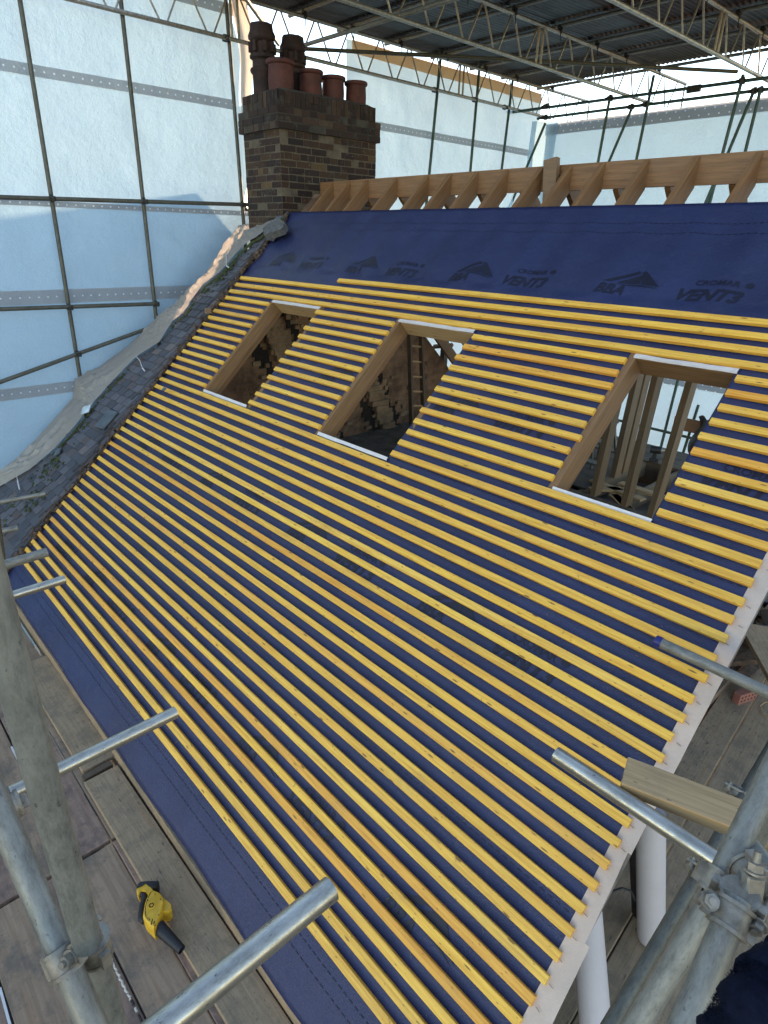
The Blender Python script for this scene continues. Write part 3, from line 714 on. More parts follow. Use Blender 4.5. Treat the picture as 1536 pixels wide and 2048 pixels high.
RT = -.072     # rafter top plane
RIDX = [.18, .49, .81, 1.28, 1.74, 2.05, 2.39, 2.74, 3.11, 3.40, 3.70, 4.07, 4.45, 4.87, 5.30, 5.78]
sR = 5.48
yR, zR = RP(0, sR, RT).y, RP(0, sR, RT).z
def rafter_mb(x, w=.047, dep=.15, s0=-.2, s1=None):
    s1 = sR if s1 is None else s1
    poly = []
    A = RP(0, s0, RT); B = RP(0, s1, RT); C = RP(0, s1, RT)
    # plumb cut at the ridge
    low = RP(0, s1, RT-dep); yb = B.y; t = (yb-low.y)/c_; Cp = RP(0, s1+t, RT-dep)
    D = RP(0, s0, RT-dep)
    poly = [(A.y, A.z), (D.y, D.z), (Cp.y, Cp.z), (B.y, B.z)]
    return MB().prism(MXY, poly, x-w/2, x+w/2)
for i, x in enumerate(RIDX):
    segs = [(-.2, None)]
    for o in OPEN:
        if o[0]-.01 < x < o[1]+.01: segs = [(-.2, o[2]-.06), (o[3]+.06, None)]
    for j, (a, b_) in enumerate(segs):
        if b_ is None: g = rafter_mb(x, s0=a)
        else:
            P = [RP(0, a, RT), RP(0, a, RT-.15), RP(0, b_, RT-.15), RP(0, b_, RT)]; g = MB().prism(MXY, [(p.y, p.z) for p in P], x-.0235, x+.0235)
        lab = f'sloping timber rafter meeting the ridge board, {ordn(i+1)} from the chimney' if b_ is None else f'lower rafter length hidden below an opening, {ordn(i+1)} rafter from the chimney'
        tag(obj('rafter', g, 'rafter', Mx=framex(RP(x, a, RT), (0, c_, s_), (0, -s_, c_)), smooth=0), lab, 'rafter', 'rafters on the front slope')
g = MB(); g.box((-.06, yR, zR-.19), (7.2, yR+.045, zR+.006)); tag(obj('ridge_board', g, 'rafter', Mx=Matrix.Translation((-.06, yR, zR-.19)), smooth=0), 'long timber ridge board running right from the chimney', 'ridge board')
g = MB(); P = roofxs(1103, 325, RT); x0 = P[0]
Pa, Pb = onY(1090, 322, yR-.06), onY(1117, 320, yR-.06); Pc = onY(1100, 415, yR-.10)
g.boxm(framex((Pa+Pb)/2+Vector((0, 0, .012)), Pc-(Pa+Pb)/2, (0, -1, .2)), (0, -.062, -.03), (.62, .062, .025))
tag(obj('timber_offcut', g, 'trimmer', Mx=Matrix.Translation(Pa), smooth=0), 'wide upright timber board fixed across the ridge board, standing slightly above it', 'timber board')
# rear rafters (cut short where the rear is still open)
for i, x in enumerate([.2, .75, 1.3, 1.9, 2.4, 2.9, 3.37, 3.82, 4.25, 4.72, 5.2, 5.7]):
    yb = yR+.045; L = 3.6 if x < 1.6 else (2.1 if x < 2.2 else .80)
    poly = [(yb, zR), (yb+L, zR-L*tt), (yb+L, zR-L*tt-.2), (yb, zR-.2)]
    g = MB().prism(MXY, poly, x-.0235, x+.0235)
    tag(obj('rafter', g, 'rafter', Mx=Matrix.Translation((x, yb, zR)), smooth=0), f'pale rear rafter behind the ridge board, {ordn(i+1)} from the chimney', 'rafter', 'rear rafters behind the ridge')
g = MB(); g.box((1.6, yR+.80, zR-.80*tt-.30), (7, yR+.85, zR-.80*tt-.06)); tag(obj('rear_header', g, 'oldtimber', Mx=Matrix.Translation((1.6, yR+.8, 2.8)), smooth=0), 'dark timber header seen through the top of the right opening', 'timber beam')

# opening frames
for i, (x0, x1, s0, s1) in enumerate(OPEN):
    nm = ('left', 'middle', 'right')[i]
    extra_ = ('with dark old brickwork inside', 'with a dark ladder and brick wall inside', 'with studs, joists and bright sheeting inside')[i]
    t = thing('roof_window_opening', f'timber framed {nm} roof window opening {extra_}', 'roof opening', MROOF @ Matrix.Translation((x0, s0, 0)), 'roof window openings')
    D = .115
    g = MB(); g.cbox(MROOF @ Matrix.Translation((x0-.047, 0, 0)) @ Matrix(((0, 1, 0, 0), (1, 0, 0, 0), (0, 0, 1, 0), (0, 0, 0, 1))), (s0-.05, 0, -.03-D), (s1+.05, .047, -.024)); obj('trimmer', g, 'trimmer_s', t, smooth=0)
    g = MB(); g.cbox(MROOF @ Matrix.Translation((x1, 0, 0)) @ Matrix(((0, 1, 0, 0), (1, 0, 0, 0), (0, 0, 1, 0), (0, 0, 0, 1))), (s0-.05, 0, -.03-D), (s1+.05, .047, -.034)); obj('trimmer', g, 'trimmer_s', t, smooth=0)
    Mh = MROOF
    g = MB(); g.cbox(Mh, (x0, s1-.002, -.03-.15), (x1, s1+.045, -.0325)); obj('header', g, 'greytimber' if i != 2 else 'trimmer', t, smooth=0)
    g = MB(); g.cbox(Mh, (x0, s0-.045, -.03-.15), (x1, s0+.002, -.0325)); obj('sill', g, 'trimmer', t, smooth=0)
    # white turned-back membrane edges
    rq = random.Random(i)
    def flap(sc, wdt, drop):
        n_ = 26; vs = []
        for j in range(n_+1):
            x = x0-.012+(x1-x0+.024)*j/n_; a = .004*noise.noise(Vector((x*9, i+sc, 0))); b2 = .010*noise.noise(Vector((x*5, i*3+sc, 4)))
            vs += [RP(x, sc+wdt+b2*.5, -.020+a), RP(x, sc, -.012+abs(a)), RP(x, sc-.006 if drop < 0 else sc+.006, -.018-abs(drop)+a)]
        fs = []
        for j in range(n_):
            for q in range(2): fs.append((j*3+q, j*3+q+1, j*3+4+q, j*3+3+q))
        return MB().add(vs, fs)
    obj('membrane_flap', flap(s1+.0, .028, -.004), 'white_membrane', t, smooth=60)
    obj('membrane_flap', flap(s0-.0, -.026, .05), 'white_membrane', t, smooth=60)

# ================================================================== CHIMNEY
YC0, YC1, XC0, XC1 = 3.50, 4.98, -.87, -.10
ch = thing('chimney_stack', 'large sooty brick chimney stack with red clay pots at the left end of the ridge', 'chimney', Matrix.Translation((-.5, 4.2, 2.8)))
def brickcourses(z0, z1, x0, x1, y0, y1, jit, seed, soldier=False):
    # every course as its own slightly irregular ring of bricks, so edges are uneven
    mb = MB(); q = random.Random(seed); z = z0; k = 0
    while z < z1-.01:
        h = min(.062 if not soldier else z1-z, z1-z); 
        for side in range(4):
            L = (x1-x0) if side % 2 == 0 else (y1-y0); bl = (.1125*2 if (k+side) % 3 else .1125) if not soldier else .075
            p = -(bl/2 if (k % 2) else 0)
            while p < L-.005:
                a = max(0, p)+.006; b_ = min(L, p+bl)-.006; j = q.uniform(-jit, jit)
                if b_-a > .01:
                    dz = q.uniform(-.003, .003)
                    if side == 0: mb.box((x0+a, y0-j, z+dz), (x0+b_, y0+.08, z+h+dz))
                    if side == 2: mb.box((x0+a, y1-.08, z+dz), (x0+b_, y1+j, z+h+dz))
                    if side == 1: mb.box((x1-.08, y0+a, z+dz), (x1+j, y0+b_, z+h+dz))
                    if side == 3: mb.box((x0-j, y0+a, z+dz), (x0+.08, y0+b_, z+h+dz))
                p += bl
        z += .075; k += 1
    return mb
m, nt, b = new_mat('stock_brick_units'); ge = N(nt, 'ShaderNodeNewGeometry'); co = coords(nt, rnd=False)
col = ramp(nt, ge.outputs['Random Per Island'], [(0, (.015, .006, .005)), (.35, (.030, .011, .007)), (.6, (.046, .018, .009)), (.85, (.064, .029, .011)), (.95, (.022, .010, .007)), (1, (.13, .07, .026))])
col = mixc(nt, ramp(nt, noise_t(nt, co, 2.4, 6, .7), [(.4, bw(0)), (.65, bw(.55))]), col, (.022, .018, .015))
col = mixc(nt, ramp(nt, noise_t(nt, co, 22, 4, .7), [(.6, bw(0)), (.72, bw(.5))]), col, (.26, .19, .12))
nt.links.new(col, b.inputs['Base Color']); b.inputs['Roughness'].default_value = .92; bump(nt, b, noise_t(nt, co, 45, 5, .7), .6, .012); M['units'] = m
m, nt, b = new_mat('soot_black_brick_units'); ge = N(nt, 'ShaderNodeNewGeometry'); co = coords(nt, rnd=False)
col = ramp(nt, ge.outputs['Random Per Island'], [(0, (.018, .010, .008)), (.5, (.033, .016, .011)), (.85, (.052, .024, .015)), (1, (.07, .044, .027))])
col = mixc(nt, ramp(nt, noise_t(nt, co, 9, 6, .75), [(.55, bw(0)), (.72, bw(.55))]), col, (.10, .105, .075))
nt.links.new(col, b.inputs['Base Color']); b.inputs['Roughness'].default_value = .95; bump(nt, b, noise_t(nt, co, 45, 5, .7), .6, .012); M['unitsdark'] = m
M['mortar'] = simple('lime_mortar', (.12, .09, .06), .95, 0, .35, 9, .3, 60)
M['mortardark'] = simple('sooty_mortar', (.06, .05, .038), .95, 0, .5, 9, .3, 60)
g = MB(); g.box((XC0+.003, YC0+.003, 2.2), (XC1-.003, YC1-.003, 4.24)); obj('mortar_core', g, 'mortar', ch, smooth=0)
g = brickcourses(2.2, 4.22, XC0, XC1, YC0, YC1, .004, 1); obj('brickwork', g, 'units', ch, smooth=0)
g = MB(); g.box((XC0-.034, YC0-.034, 4.22), (XC1+.034, YC1+.034, 4.437)); g.box((XC0+.014, YC0+.014, 4.42), (XC1-.014, YC1-.014, 4.592)); obj('mortar_core', g, 'mortardark', ch, smooth=0)
g = brickcourses(4.222, 4.44, XC0-.038, XC1+.038, YC0-.038, YC1+.038, .005, 2); obj('corbel_band', g, 'unitsdark', ch, smooth=0)
g = brickcourses(4.447, 4.60, XC0+.01, XC1-.01, YC0+.01, YC1-.01, .010, 3, True); obj('capping_course', g, 'unitsdark', ch, smooth=0)
g = MB(); q = random.Random(3)
g.grid(lambda x, y: Vector((x, y, 4.60+.05*min(1, 4*min(x-XC0-.02, XC1-.02-x, y-YC0-.02, YC1-.02-y)/.77*2)+.008*noise.noise(Vector((x*9, y*9, 0))))),
       [XC0+.02+(XC1-XC0-.04)*i/12 for i in range(13)], [YC0+.02+(YC1-YC0-.04)*i/24 for i in range(25)]); obj('flaunching', g, 'mortardark', ch)
def pot(x, y, z, h, r, kind, mat):
    T = Matrix.Translation((x, y, z)) @ Matrix.Rotation(q.uniform(-.03, .03), 4, 'X')
    if kind == 0: prof = [(r*.93, 0), (r*.97, h*.4), (r*.93, h*.84), (r*1.05, h*.86), (r*1.10, h*.90), (r*1.10, h*.97), (r*1.04, h), (r*.82, h), (r*.8, h*.6), (.01, h*.6)]
    else: prof = [(r, 0), (r*.98, h*.30), (r*1.12, h*.33), (r*1.18, h*.36), (r*1.1, h*.39), (r*.95, h*.40), (r*.92, h*.50), (r*1.15, h*.53), (r*1.15, h*.56), (r*.9, h*.60), (r*.88, h*.74), (r*1.2, h*.79), (r*1.22, h*.84), (r*1.05, h*.90), (r*.98, h*.99), (r*.7, h), (r*.68, h*.7), (.01, h*.7)]
    g = MB(); g.lathe(T, prof, 8 if kind == 2 else 28)
    if kind >= 1:
        g = MB(); g.lathe(T, prof[:11], 28); g.lathe(T, prof[10:], 8)
        for a in range(8):   # louvre slots around the head
            an = a*math.pi/4+.39; Mx = T @ Matrix.Rotation(an, 4, 'Z') @ Matrix.Translation((r*1.0, 0, h*.67)); g.boxm(Mx, (-.02, -.018, -.05), (.028, .018, .05))
    o = obj('chimney_pot', g, mat, ch, smooth=50); return o
for (u, v, dia, hh) in ((562, 166, .30, .32), (622, 183, .275, .29), (667, 203, .275, .28), (712, 213, .265, .28)):
    r_ = ray(u, v); P = onX(u, v, -.33); pot(-.33, P.y, 4.60, hh, dia/2, 0, 'pot')
P = onX(524, 168, -.60); pot(-.62, 3.67, 4.60, .70, .13, 1, 'potdark')
pot(-.62, 4.08, 4.60, .66, .13, 1, 'potdark')
pot(-.62, 4.66, 4.60, .34, .12, 0, 'potdark')

# ================================================================== SHEETED ENCLOSURE
WX = -1.745
def wrinkle(y, z, seed, amp=1.0):
    tt_ = z+.55*y; fold_ = max(0, min(1, (y-1.6)/1.5))*max(0, min(1, (3.5-z)/.3)) if seed == 1 else .25
    return amp*(.030*fold_*abs(noise.noise(Vector((tt_*3.2, (z-y)*.5, seed+20))))*2+.030*noise.noise(Vector((y*.8, z*.6, seed)))+.012*noise.noise(Vector((y*3.1, z*2.2, seed+3)))+.005*noise.noise(Vector((y*9, z*5, seed+8))))
def gable_sheet(name_l, y0, y1, z0, z1, seed, lab, edge=None, folds=0.0):
    g = MB(); ny = max(6, int((y1-y0)/.07)); nz = max(6, int((z1-z0)/.07))
    def fn(y, z):
        d = wrinkle(y, z, seed)
        if folds: d += folds*.03*math.sin((y*4+z*9))*max(0, 1-abs(z-z0)/1.2)
        yy = y
        if edge: yy = y+edge(z)*max(0, (y-y0)/(y1-y0))**6
        return Vector((WX+d, yy, z))
    g.grid(fn, [y0+(y1-y0)*i/ny for i in range(ny+1)], [z0+(z1-z0)*i/nz for i in range(nz+1)])
    return tag(obj('plastic_sheeting', g, 'sheet', Mx=Matrix.Translation((WX, y0, z0)), smooth=180), lab, 'plastic sheeting', 'translucent sheets of the enclosure')
def gband(par, y0, y1, z0, z1, mat='band', off=.012, zt0=None, seed=0):
    ny = max(4, int((y1-y0)/.08)); mb = MB(); fr = Matrix.Translation((WX+off, y0, (z0+z1)/2))
    vs = []
    for i in range(ny+1):
        y = y0+(y1-y0)*i/ny; w = wrinkle(y, (z0+z1)/2, seed); vs += [Vector((WX+off+w, y, z0)), Vector((WX+off+w, y, z1))]
    mb.add(vs, [(2*i, 2*i+2, 2*i+3, 2*i+1) for i in range(ny)])
    o = obj('eyelet_band', mb, mat, Mx=fr, smooth=180)
    # re-parent so the band keeps its own local axes for the eyelets
    o.parent = par; o.matrix_parent_inverse = FR[par.name].inverted(); return o
ed = lambda z: .10*math.sin(z*1.7)+.05*math.sin(z*5)
s1 = gable_sheet('a', -4.5, 3.96, 4.68, 7.2, 1, 'upper left translucent sheet behind the roof beam, left of the chimney', ed); gband(s1, -4.5, 3.95, 4.62, 4.73, seed=1); gband(s1, -4.5, 4.0, 5.63, 5.75, seed=1)
s2 = gable_sheet('b', -4.5, 4.05, 3.40, 4.68, 1, 'bright translucent sheet left of the chimney, between the grey band and the ledger', ed); gband(s2, -4.5, 4.05, 3.355, 3.415, seed=1)
s3 = gable_sheet('c', -4.5, 4.3, 2.38, 3.40, 1, 'pale blue translucent sheet directly below the long ledger on the left', None, 0); gband(s3, -4.5, 3.6, 2.30, 2.44, mat='skirtband', seed=1) if 'skirtband' in M else gband(s3, -4.5, 3.6, 2.30, 2.46, seed=1)
s4 = gable_sheet('d', -4.5, 3.4, -2.2, 2.38, 1, 'lowest translucent sheet on the left, running down behind the old tiles', None, 1); gband(s4, -4.5, 1.6, 1.22, 1.36, seed=1)
s5 = gable_sheet('e', 5.85, 10.78, 4.72, 5.74, 5, 'upper translucent sheet right of the chimney, its top edge taped tan'); gband(s5, 6.05, 10.7, 4.67, 4.78, seed=5)
s6 = gable_sheet('f', 5.6, 10.78, -2.5, 4.72, 5, 'lower translucent sheet between the chimney and the far corner, above the ridge')
M['tape'] = sheeting('tan_tape_band', (.85, .46, .24), .6)
tp = gband(s5, 5.95, 10.75, 5.58, 5.745, mat='tape', seed=5); tp.name = 'tape_band'
# loose curling edge of the left sheets by the chimney
g = MB()
def fold(u, v):
    z = 2.9+v*4.0; y = 3.98+ed(z)*.6+u*.16+.05*math.sin(v*9+u*2)*u; x = WX+.03+.10*math.sin(u*4.5+v*3)*u+.03*u
    if z < 3.9: t = (3.9-z); y += t*.28; x += t*.45
    return Vector((x, y, z))
g.grid(fold, [i/10 for i in range(11)], [i/60 for i in range(61)])
tag(obj('sheeting_edge', g, 'skirt', Mx=Matrix.Translation((WX, 4, 3)), smooth=180), 'loose folded vertical edge of sheeting hanging just left of the chimney', 'plastic sheeting')
# back sheets
BY = 10.82
def back_sheet(x0, x1, z0, z1, seed, lab):
    g = MB(); nx = int((x1-x0)/.12); nz = max(8, int((z1-z0)/.12))
    g.grid(lambda x, z: Vector((x, BY+wrinkle(x, z, seed, .8), z)), [x0+(x1-x0)*i/nx for i in range(nx+1)], [z0+(z1-z0)*i/nz for i in range(nz+1)])
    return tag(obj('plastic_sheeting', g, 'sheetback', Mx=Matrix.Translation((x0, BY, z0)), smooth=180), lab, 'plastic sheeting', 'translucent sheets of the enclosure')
def bband(par, x0, x1, z0, z1, off=-.02, mat='bandx'):
    mb = MB(); n_ = int((x1-x0)/.2)
    vs = []
    for i in range(n_+1):
        x = x0+(x1-x0)*i/n_; w = .02*noise.noise(Vector((x*.7, 0, 2))); vs += [Vector((x, BY+off-.02, z0+w)), Vector((x, BY+off-.02, z1+w))]
    mb.add(vs, [(2*i, 2*i+1, 2*i+3, 2*i+2) for i in range(n_)])
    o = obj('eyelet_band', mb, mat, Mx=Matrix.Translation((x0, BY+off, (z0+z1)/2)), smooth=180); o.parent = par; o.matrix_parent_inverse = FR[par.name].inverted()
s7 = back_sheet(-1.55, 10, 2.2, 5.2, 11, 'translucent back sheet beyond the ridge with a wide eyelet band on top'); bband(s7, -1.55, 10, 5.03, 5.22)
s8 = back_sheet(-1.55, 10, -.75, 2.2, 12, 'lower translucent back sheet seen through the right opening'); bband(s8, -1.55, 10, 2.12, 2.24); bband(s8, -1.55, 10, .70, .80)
g = MB(); g.grid(lambda u, v: Vector((WX+.03+u*.42+.04*math.sin(v*7), BY-.30+u*.25+.05*math.sin(u*6+v*4), 2+v*3.25)), [i/8 for i in range(9)], [i/30 for i in range(31)])
tag(obj('sheeting_edge', g, 'sheet', Mx=Matrix.Translation((WX, BY, 3)), smooth=180), 'white fold of sheeting closing the far corner of the enclosure', 'plastic sheeting')
# beige crumpled skirt tucked along the old tiles
A3 = [onX(u, v, WX+.05) for u, v in U_]; B3 = []
for u, v in B_: x, s0 = roofxs(u, v, .085); B3.append(RP(x, s0, .085))
def interp(P, t):
    t *= len(P)-1; i = min(int(t), len(P)-2); return P[i].lerp(P[i+1], t-i)
g = MB(); nu, nv = 420, 34
def sk(t, v):
    a, b2 = interp(A3, t), interp(B3, t); p = a.lerp(b2, v); sag = math.sin(math.pi*v)
    # gathers run along the strip, pinched at the ties
    pin = min(abs(t-q) for q in (.02, .55, .72)); pin = min(1, pin*9)
    ph = 2.2*noise.noise(Vector((t*6, 0, 7)))+noise.noise(Vector((t*19, 0, 3)))*.6
    tri = lambda q: 1-abs(2*(q % 1)-1)
    w = .07*noise.noise(Vector((t*9, v*4, 1)))+.050*tri(v*3.3+ph)**1.5+.035*tri(v*7.1-ph*1.7+t*3)**1.5+.04*abs(noise.noise(Vector((t*30, v*4, 2))))+.03*abs(noise.noise(Vector((t*85+v*4, v*7, 3))))
    ed_ = min(1, (1-v)*4, v*6+.2); return p+NR*(w*.62*(.35+.65*pin)*ed_+.03*sag*pin)+Vector((.0, 0, .02*sag))
g.grid(sk, [i/nu for i in range(nu+1)], [i/nv for i in range(nv+1)])
tag(obj('crumpled_sheeting', g, 'skirt', Mx=Matrix.Translation(B3[4]), smooth=28), 'beige crumpled plastic gathered along the outer edge of the old tiles', 'plastic sheeting')
# ties on the tiles
for i, pts in enumerate((((272, 712), (281, 722), (284, 735), (289, 741)), ((452, 505), (454, 520), (452, 530), (457, 534)), ((33, 950), (37, 962), (38, 978)))):
    P = []
    for u, v in pts: x, s0 = roofxs(u, v, .085); P.append(RP(x, s0, .085+.01*math.sin(len(P)*2)))
    g = MB(); g.path(P, .004, 6); g.path(P[-2:], [.008, .007], 6)
    tag(obj('cable_tie', g, 'white_membrane', Mx=Matrix.Translation(P[0])), ('white tie strap on the old tiles near mid height of the slope', 'white tie strap on the mossy tiles near the top', 'white tie strap on the old tiles at the left edge of the photo')[i], 'tie')

# ================================================================== GABLE SCAFFOLD
PX = -1.66
def post(pa, pb, lab, plane, grp, mat='tubedark'):
    f = (lambda p: onX(p[0], p[1], plane)) if plane < 5 else (lambda p: onY(p[0], p[1], plane))
    return f
gp = 'uprights of the gable scaffold'
def ext(a, b_, ka, kb): d = b_-a; return a-d*ka, b_+d*kb
for (a, b_, lab, ka, kb, mt) in (
    ((40, 0), (160, 752), 'leftmost upright scaffold tube in front of the left sheeting', .35, .5, 'tubedark'),
    ((245, 30), (313, 640), 'second upright scaffold tube in front of the left sheeting, under a beam joint', .4, .6, 'tubedark'),
    ((452, 0), (487, 440), 'dark upright scaffold tube just left of the chimney', .3, .5, 'tubedark'),
    ((884, 90), (859, 345), 'green upright tube in front of the sheeting, nearest right of the chimney', .02, 1.5, 'tubegreen'),
    ((960, 125), (941, 340), 'green upright tube between the chimney and the far corner, second from the chimney', .02, 1.5, 'tubegreen'),
    ((1026, 158), (1004, 335), 'green upright tube nearest the far corner of the gable sheeting', .02, 1.5, 'tubegreen')):
    p, q_ = ext(onX(*a, PX), onX(*b_, PX), ka, kb); tube(lab, p, q_, mt, group=gp)
for (a, b_, lab, ka, kb, mt) in (
    ((0, 394), (528, 410), 'long level ledger tube across the left sheeting, ending at the chimney', .3, 0, 'tubedark'),
    ((0, 618), (318, 607), 'lower level ledger tube across the left sheeting, ending at an upright', .3, 0, 'tubedark'),
    ((0, 764), (292, 658), 'inclined brace tube crossing the lower left sheeting', .2, 0, 'tubedark')):
    p, q_ = ext(onX(*a, PX+.06), onX(*b_, PX+.06), ka, kb); t = tube(lab, p, q_, mt, group='ledgers of the gable scaffold')
    d = q_-p
    for (u, v) in {394: ((105, 397), (290, 403), (487, 409)), 618: ((140, 615), (313, 608)), 764: ((157, 708),)}[a[1]]:
        c = onX(u, v, PX+.045); obj('coupler', coupler_mb(c, Vector((0, 0, 1)), d, 1.0), 'couplerdark', t)
# short stubs over the old tiles
t1 = tube('short thin tube end lying over the old tiles at the left edge', at(-60, 1015, 6.0), at(92, 987, 6.2), 'tube', group='tube ends at far left', r=.022)
t1 = tube('small tube stub at the left edge below the other, over the old tiles', at(-20, 1066, 5.2), at(36, 1056, 5.3), 'tube', group='tube ends at far left')
t1 = tube('thin dark upright tube at the left edge over the old tiles', at(6, 1120, 4.6), at(-6, 1030, 4.4), 'tubedark', group='tube ends at far left', r=.02)

# ================================================================== TEMPORARY ROOF
def lattice(x, ya, yb, yta, ytb, lab, mat):
    zb, zt = 5.35, 5.80
    t = thing('lattice_beam', lab, 'lattice beam', Matrix.Translation((x, ya, zb)), 'lattice beams of the temporary roof')
    obj('bottom_chord', MB().tube((x, ya, zb), (x, yb, zb), TR, 14), mat, t); obj('top_chord', MB().tube((x, yta, zt), (x, ytb, zt), TR, 14), mat, t)
    y = ya+.15; k = 0
    while y+.62 < ytb:
        m_ = y+.30
        if y > yta-.1:
            g = MB(); g.tube((x, y+.02, zt), (x, m_-.04, zb), .0115, 8); obj('brace', g, mat, t)
            g = MB(); g.tube((x, m_+.04, zb), (x, y+.58, zt), .0115, 8); obj('brace', g, mat, t)
            if k % 7 == 3 and m_ < yb:
                g = MB(); g.tube((x, y+.6, zb), (x, y+.6, zt), .017, 8); obj('brace', g, mat, t); g = MB(); g.tube((x, y+.7, zb), (x, y+.7, zt), .017, 8); obj('brace', g, mat, t); y += .12
        if m_ > yb-.3 and y+.62 > ytb-.4: pass
        y += .60; k += 1
    obj('end_post', MB().tube((x, ytb-.02, zb+(0 if ytb < yb+.2 else .02)), (x, ytb-.02, zt), .017, 8), mat, t)
    for y in (3.8, 7.64, 8.67, 9.53):
        if x < -1: obj('coupler', coupler_mb((x-.03, y, zb), (0, 0, 1), (0, 1, 0), 1.05), 'couplerdark', t)
    for y in PUR:
        if yta < y < ytb: 
            g = coupler_mb((x, y, zt+.035), (1, 0, 0), (0, 1, 0), 1.0); g.tube((x+.02, y, zt-.02), (x+.035, y-.01, zt-.11), .006, 6); obj('coupler', g, 'couplerdark', t)
    return t
PUR = [3.05, 4.10, 5.0, 5.85, 6.80, 7.85, 8.85, 9.75, 10.9]
lattice(-1.6, -3.0, 10.95, -3.0, 12.3, 'long lattice beam running in front of the chimney pots to the far corner', 'alu')
lattice(.52, .5, 10.8, .5, 12.0, 'middle lattice beam under the corrugated roof, right of the chimney', 'alu')
lattice(2.52, 1.5, 10.9, 1.5, 12.4, 'right hand lattice beam under the corrugated roof at the top right', 'alu')
for i, y in enumerate(PUR):
    tube(f'cross tube carrying the corrugated sheets, {ordn(len(PUR)-i)} in from the far edge', (-1.95, y, 5.872), (6.0, y, 5.872), 'tube', group='cross tubes under the corrugated roof')
p, q_ = onZ(586, 96, 5.44), onZ(1475, 143, 5.44); tube('long diagonal tube under the beams, from above the chimney pots to the right beam', p, q_, 'tubedark', group='plan braces of the temporary roof')
p = onZ(566, 103, 5.42); q_ = onZ(905, 5, 5.42)+Vector((3.0, 0, 0)); tube('cross tube rising from above the chimney pots to the top of the photo', p, q_, 'tube', group='plan braces of the temporary roof')
p = onZ(557, 88, 5.44); q_ = onZ(494, 0, 5.44); tube('short brace tube coming down from the top edge to the beam above the pots', p, q_+(q_-p)*1.2, 'tube', group='plan braces of the temporary roof')
# corrugated sheets
def corr_mb(w, L, tilt):
    mb = MB(); n_ = int(w/.076*8); us = [w*i/n_ for i in range(n_+1)]
    return mb.grid(lambda u, v: Vector((u, v, .0095*math.sin(u/.076*2*math.pi)+tilt*v/L)), us, [0, L*.33, L*.66, L])
cw = .83; rr = random.Random(21); nrow = len(PUR)
for j in range(nrow-1):
    y0, y1 = PUR[j], PUR[j+1]; first = None
    for i in range(9):
        x0 = -2.02+i*(cw-.03)
        rust = (i == 4 and j == 4) or (i == 4 and j == 5) or (i == 5 and j == 5)
        L = y1-y0+.20; Mx = Matrix.Translation((x0, y0-.06, 5.915+.004*(i % 2))) @ Matrix.Rotation(rr.uniform(-.006, .006), 4, 'Z')
        if first is None or rust:
            g = corr_mb(cw, L, .028); g.v = [Mx @ v for v in g.v]
            o = obj('corrugated_sheet', g, 'corrrust' if rust else 'corr', Mx=Mx, smooth=60)
            tag(o, None, 'corrugated sheet', 'corrugated sheets of the temporary roof')
            if rust: o['label'] = {(4, 4): 'rusty red corrugated roof sheet, the nearer left one of the three rusty sheets', (4, 5): 'rusty red corrugated roof sheet beyond the first, beside the long diagonal tube', (5, 5): 'rusty red corrugated roof sheet nearest the right hand beam'}[(i, j)]
            else: first = o; o['label'] = f'grey corrugated roof sheet, {ordn(nrow-1-j)} row from the far edge, {ordn(i+1)} from the gable sheeting'
        else:
            o = first.copy(); COL.objects.link(o); o.matrix_world = Mx
            o['label'] = f'grey corrugated roof sheet, {ordn(nrow-1-j)} row from the far edge, {ordn(i+1)} from the gable sheeting'

# ================================================================== BACK SCAFFOLD
gb = 'tubes of the back scaffold'
def bt(a, b_, y, lab, ka=0, kb=0, mat='tubegreen'):
    p, q_ = ext(onY(*a, y), onY(*b_, y), ka, kb); return tube(lab, p, q_, mat, group=gb)
t = bt((1018, 225), (1536, 155), 9.90, 'upper level green tube along the back, starting at the gable sheeting', 0, .6)
for u, v in ((1220, 197), (1484, 162), (1092, 213)): obj('coupler', coupler_mb(onY(u, v, 9.87), (0, 0, 1), (1, 0, 0), 1.2), 'couplerdark', t)
g = MB(); c = onY(1388, 178, 9.9); g.box((c.x-.10, c.y-.03, c.z-.04), (c.x+.10, c.y+.03, c.z+.05)); obj('sleeve_coupler', g, 'couplerdark', t, smooth=0)
t = bt((1075, 237), (1536, 178), 10.3, 'lower level green tube along the back, just above the eyelet band', 0, .6)
for u, v in ((1262, 214), (1291, 209), (1508, 182), (1521, 180), (1090, 235)): obj('coupler', coupler_mb(onY(u, v, 10.27), (0, 0, 1), (1, 0, 0), 1.2), 'couplerdark', t)
bt((1220, 195), (1198, 315), 9.96, 'green upright tube behind the ridge, first from the left corner along the back', .05, 3.5)
bt((1264, 216), (1228, 300), 10.36, 'raking green tube behind the ridge, just right of the first upright', 0, 2.5)
bt((1308, 150), (1277, 300), 10.24, 'green upright tube reaching up above both level tubes behind the ridge', 0, 3.0)
bt((1485, 156), (1448, 297), 9.96, 'green upright tube at the right behind the ridge, left of a close pair', .05, 3.0)
bt((1508, 182), (1460, 297), 10.36, 'raking green tube at the right behind the ridge, middle of three', 0, 2.5)
bt((1521, 180), (1493, 294), 10.24, 'rightmost green upright tube behind the ridge', 0, 3.0)
bt((1091, 246), (1057, 326), 10.2, 'raking green tube in the far corner of the enclosure', 0, 2.0)
bt((1428, 367), (1410, 409), 9.9, 'leaning green tube seen through the gap under the ridge board', 1.0, 1.5)
bt((1355, 763), (1319, 906), 9.9, 'green upright tube seen through the right roof opening behind the drill', .3, .6)
bt((1382, 857), (1358, 932), 9.9, 'green upright tube seen through the right roof opening near the black garment', .6, .6)
bt((1215, 835), (1440, 890), 9.95, 'upper green ledger seen through the right roof opening', .6, .6)
bt((1215, 870), (1420, 921), 9.95, 'lower green ledger seen through the right roof opening', .6, .6)

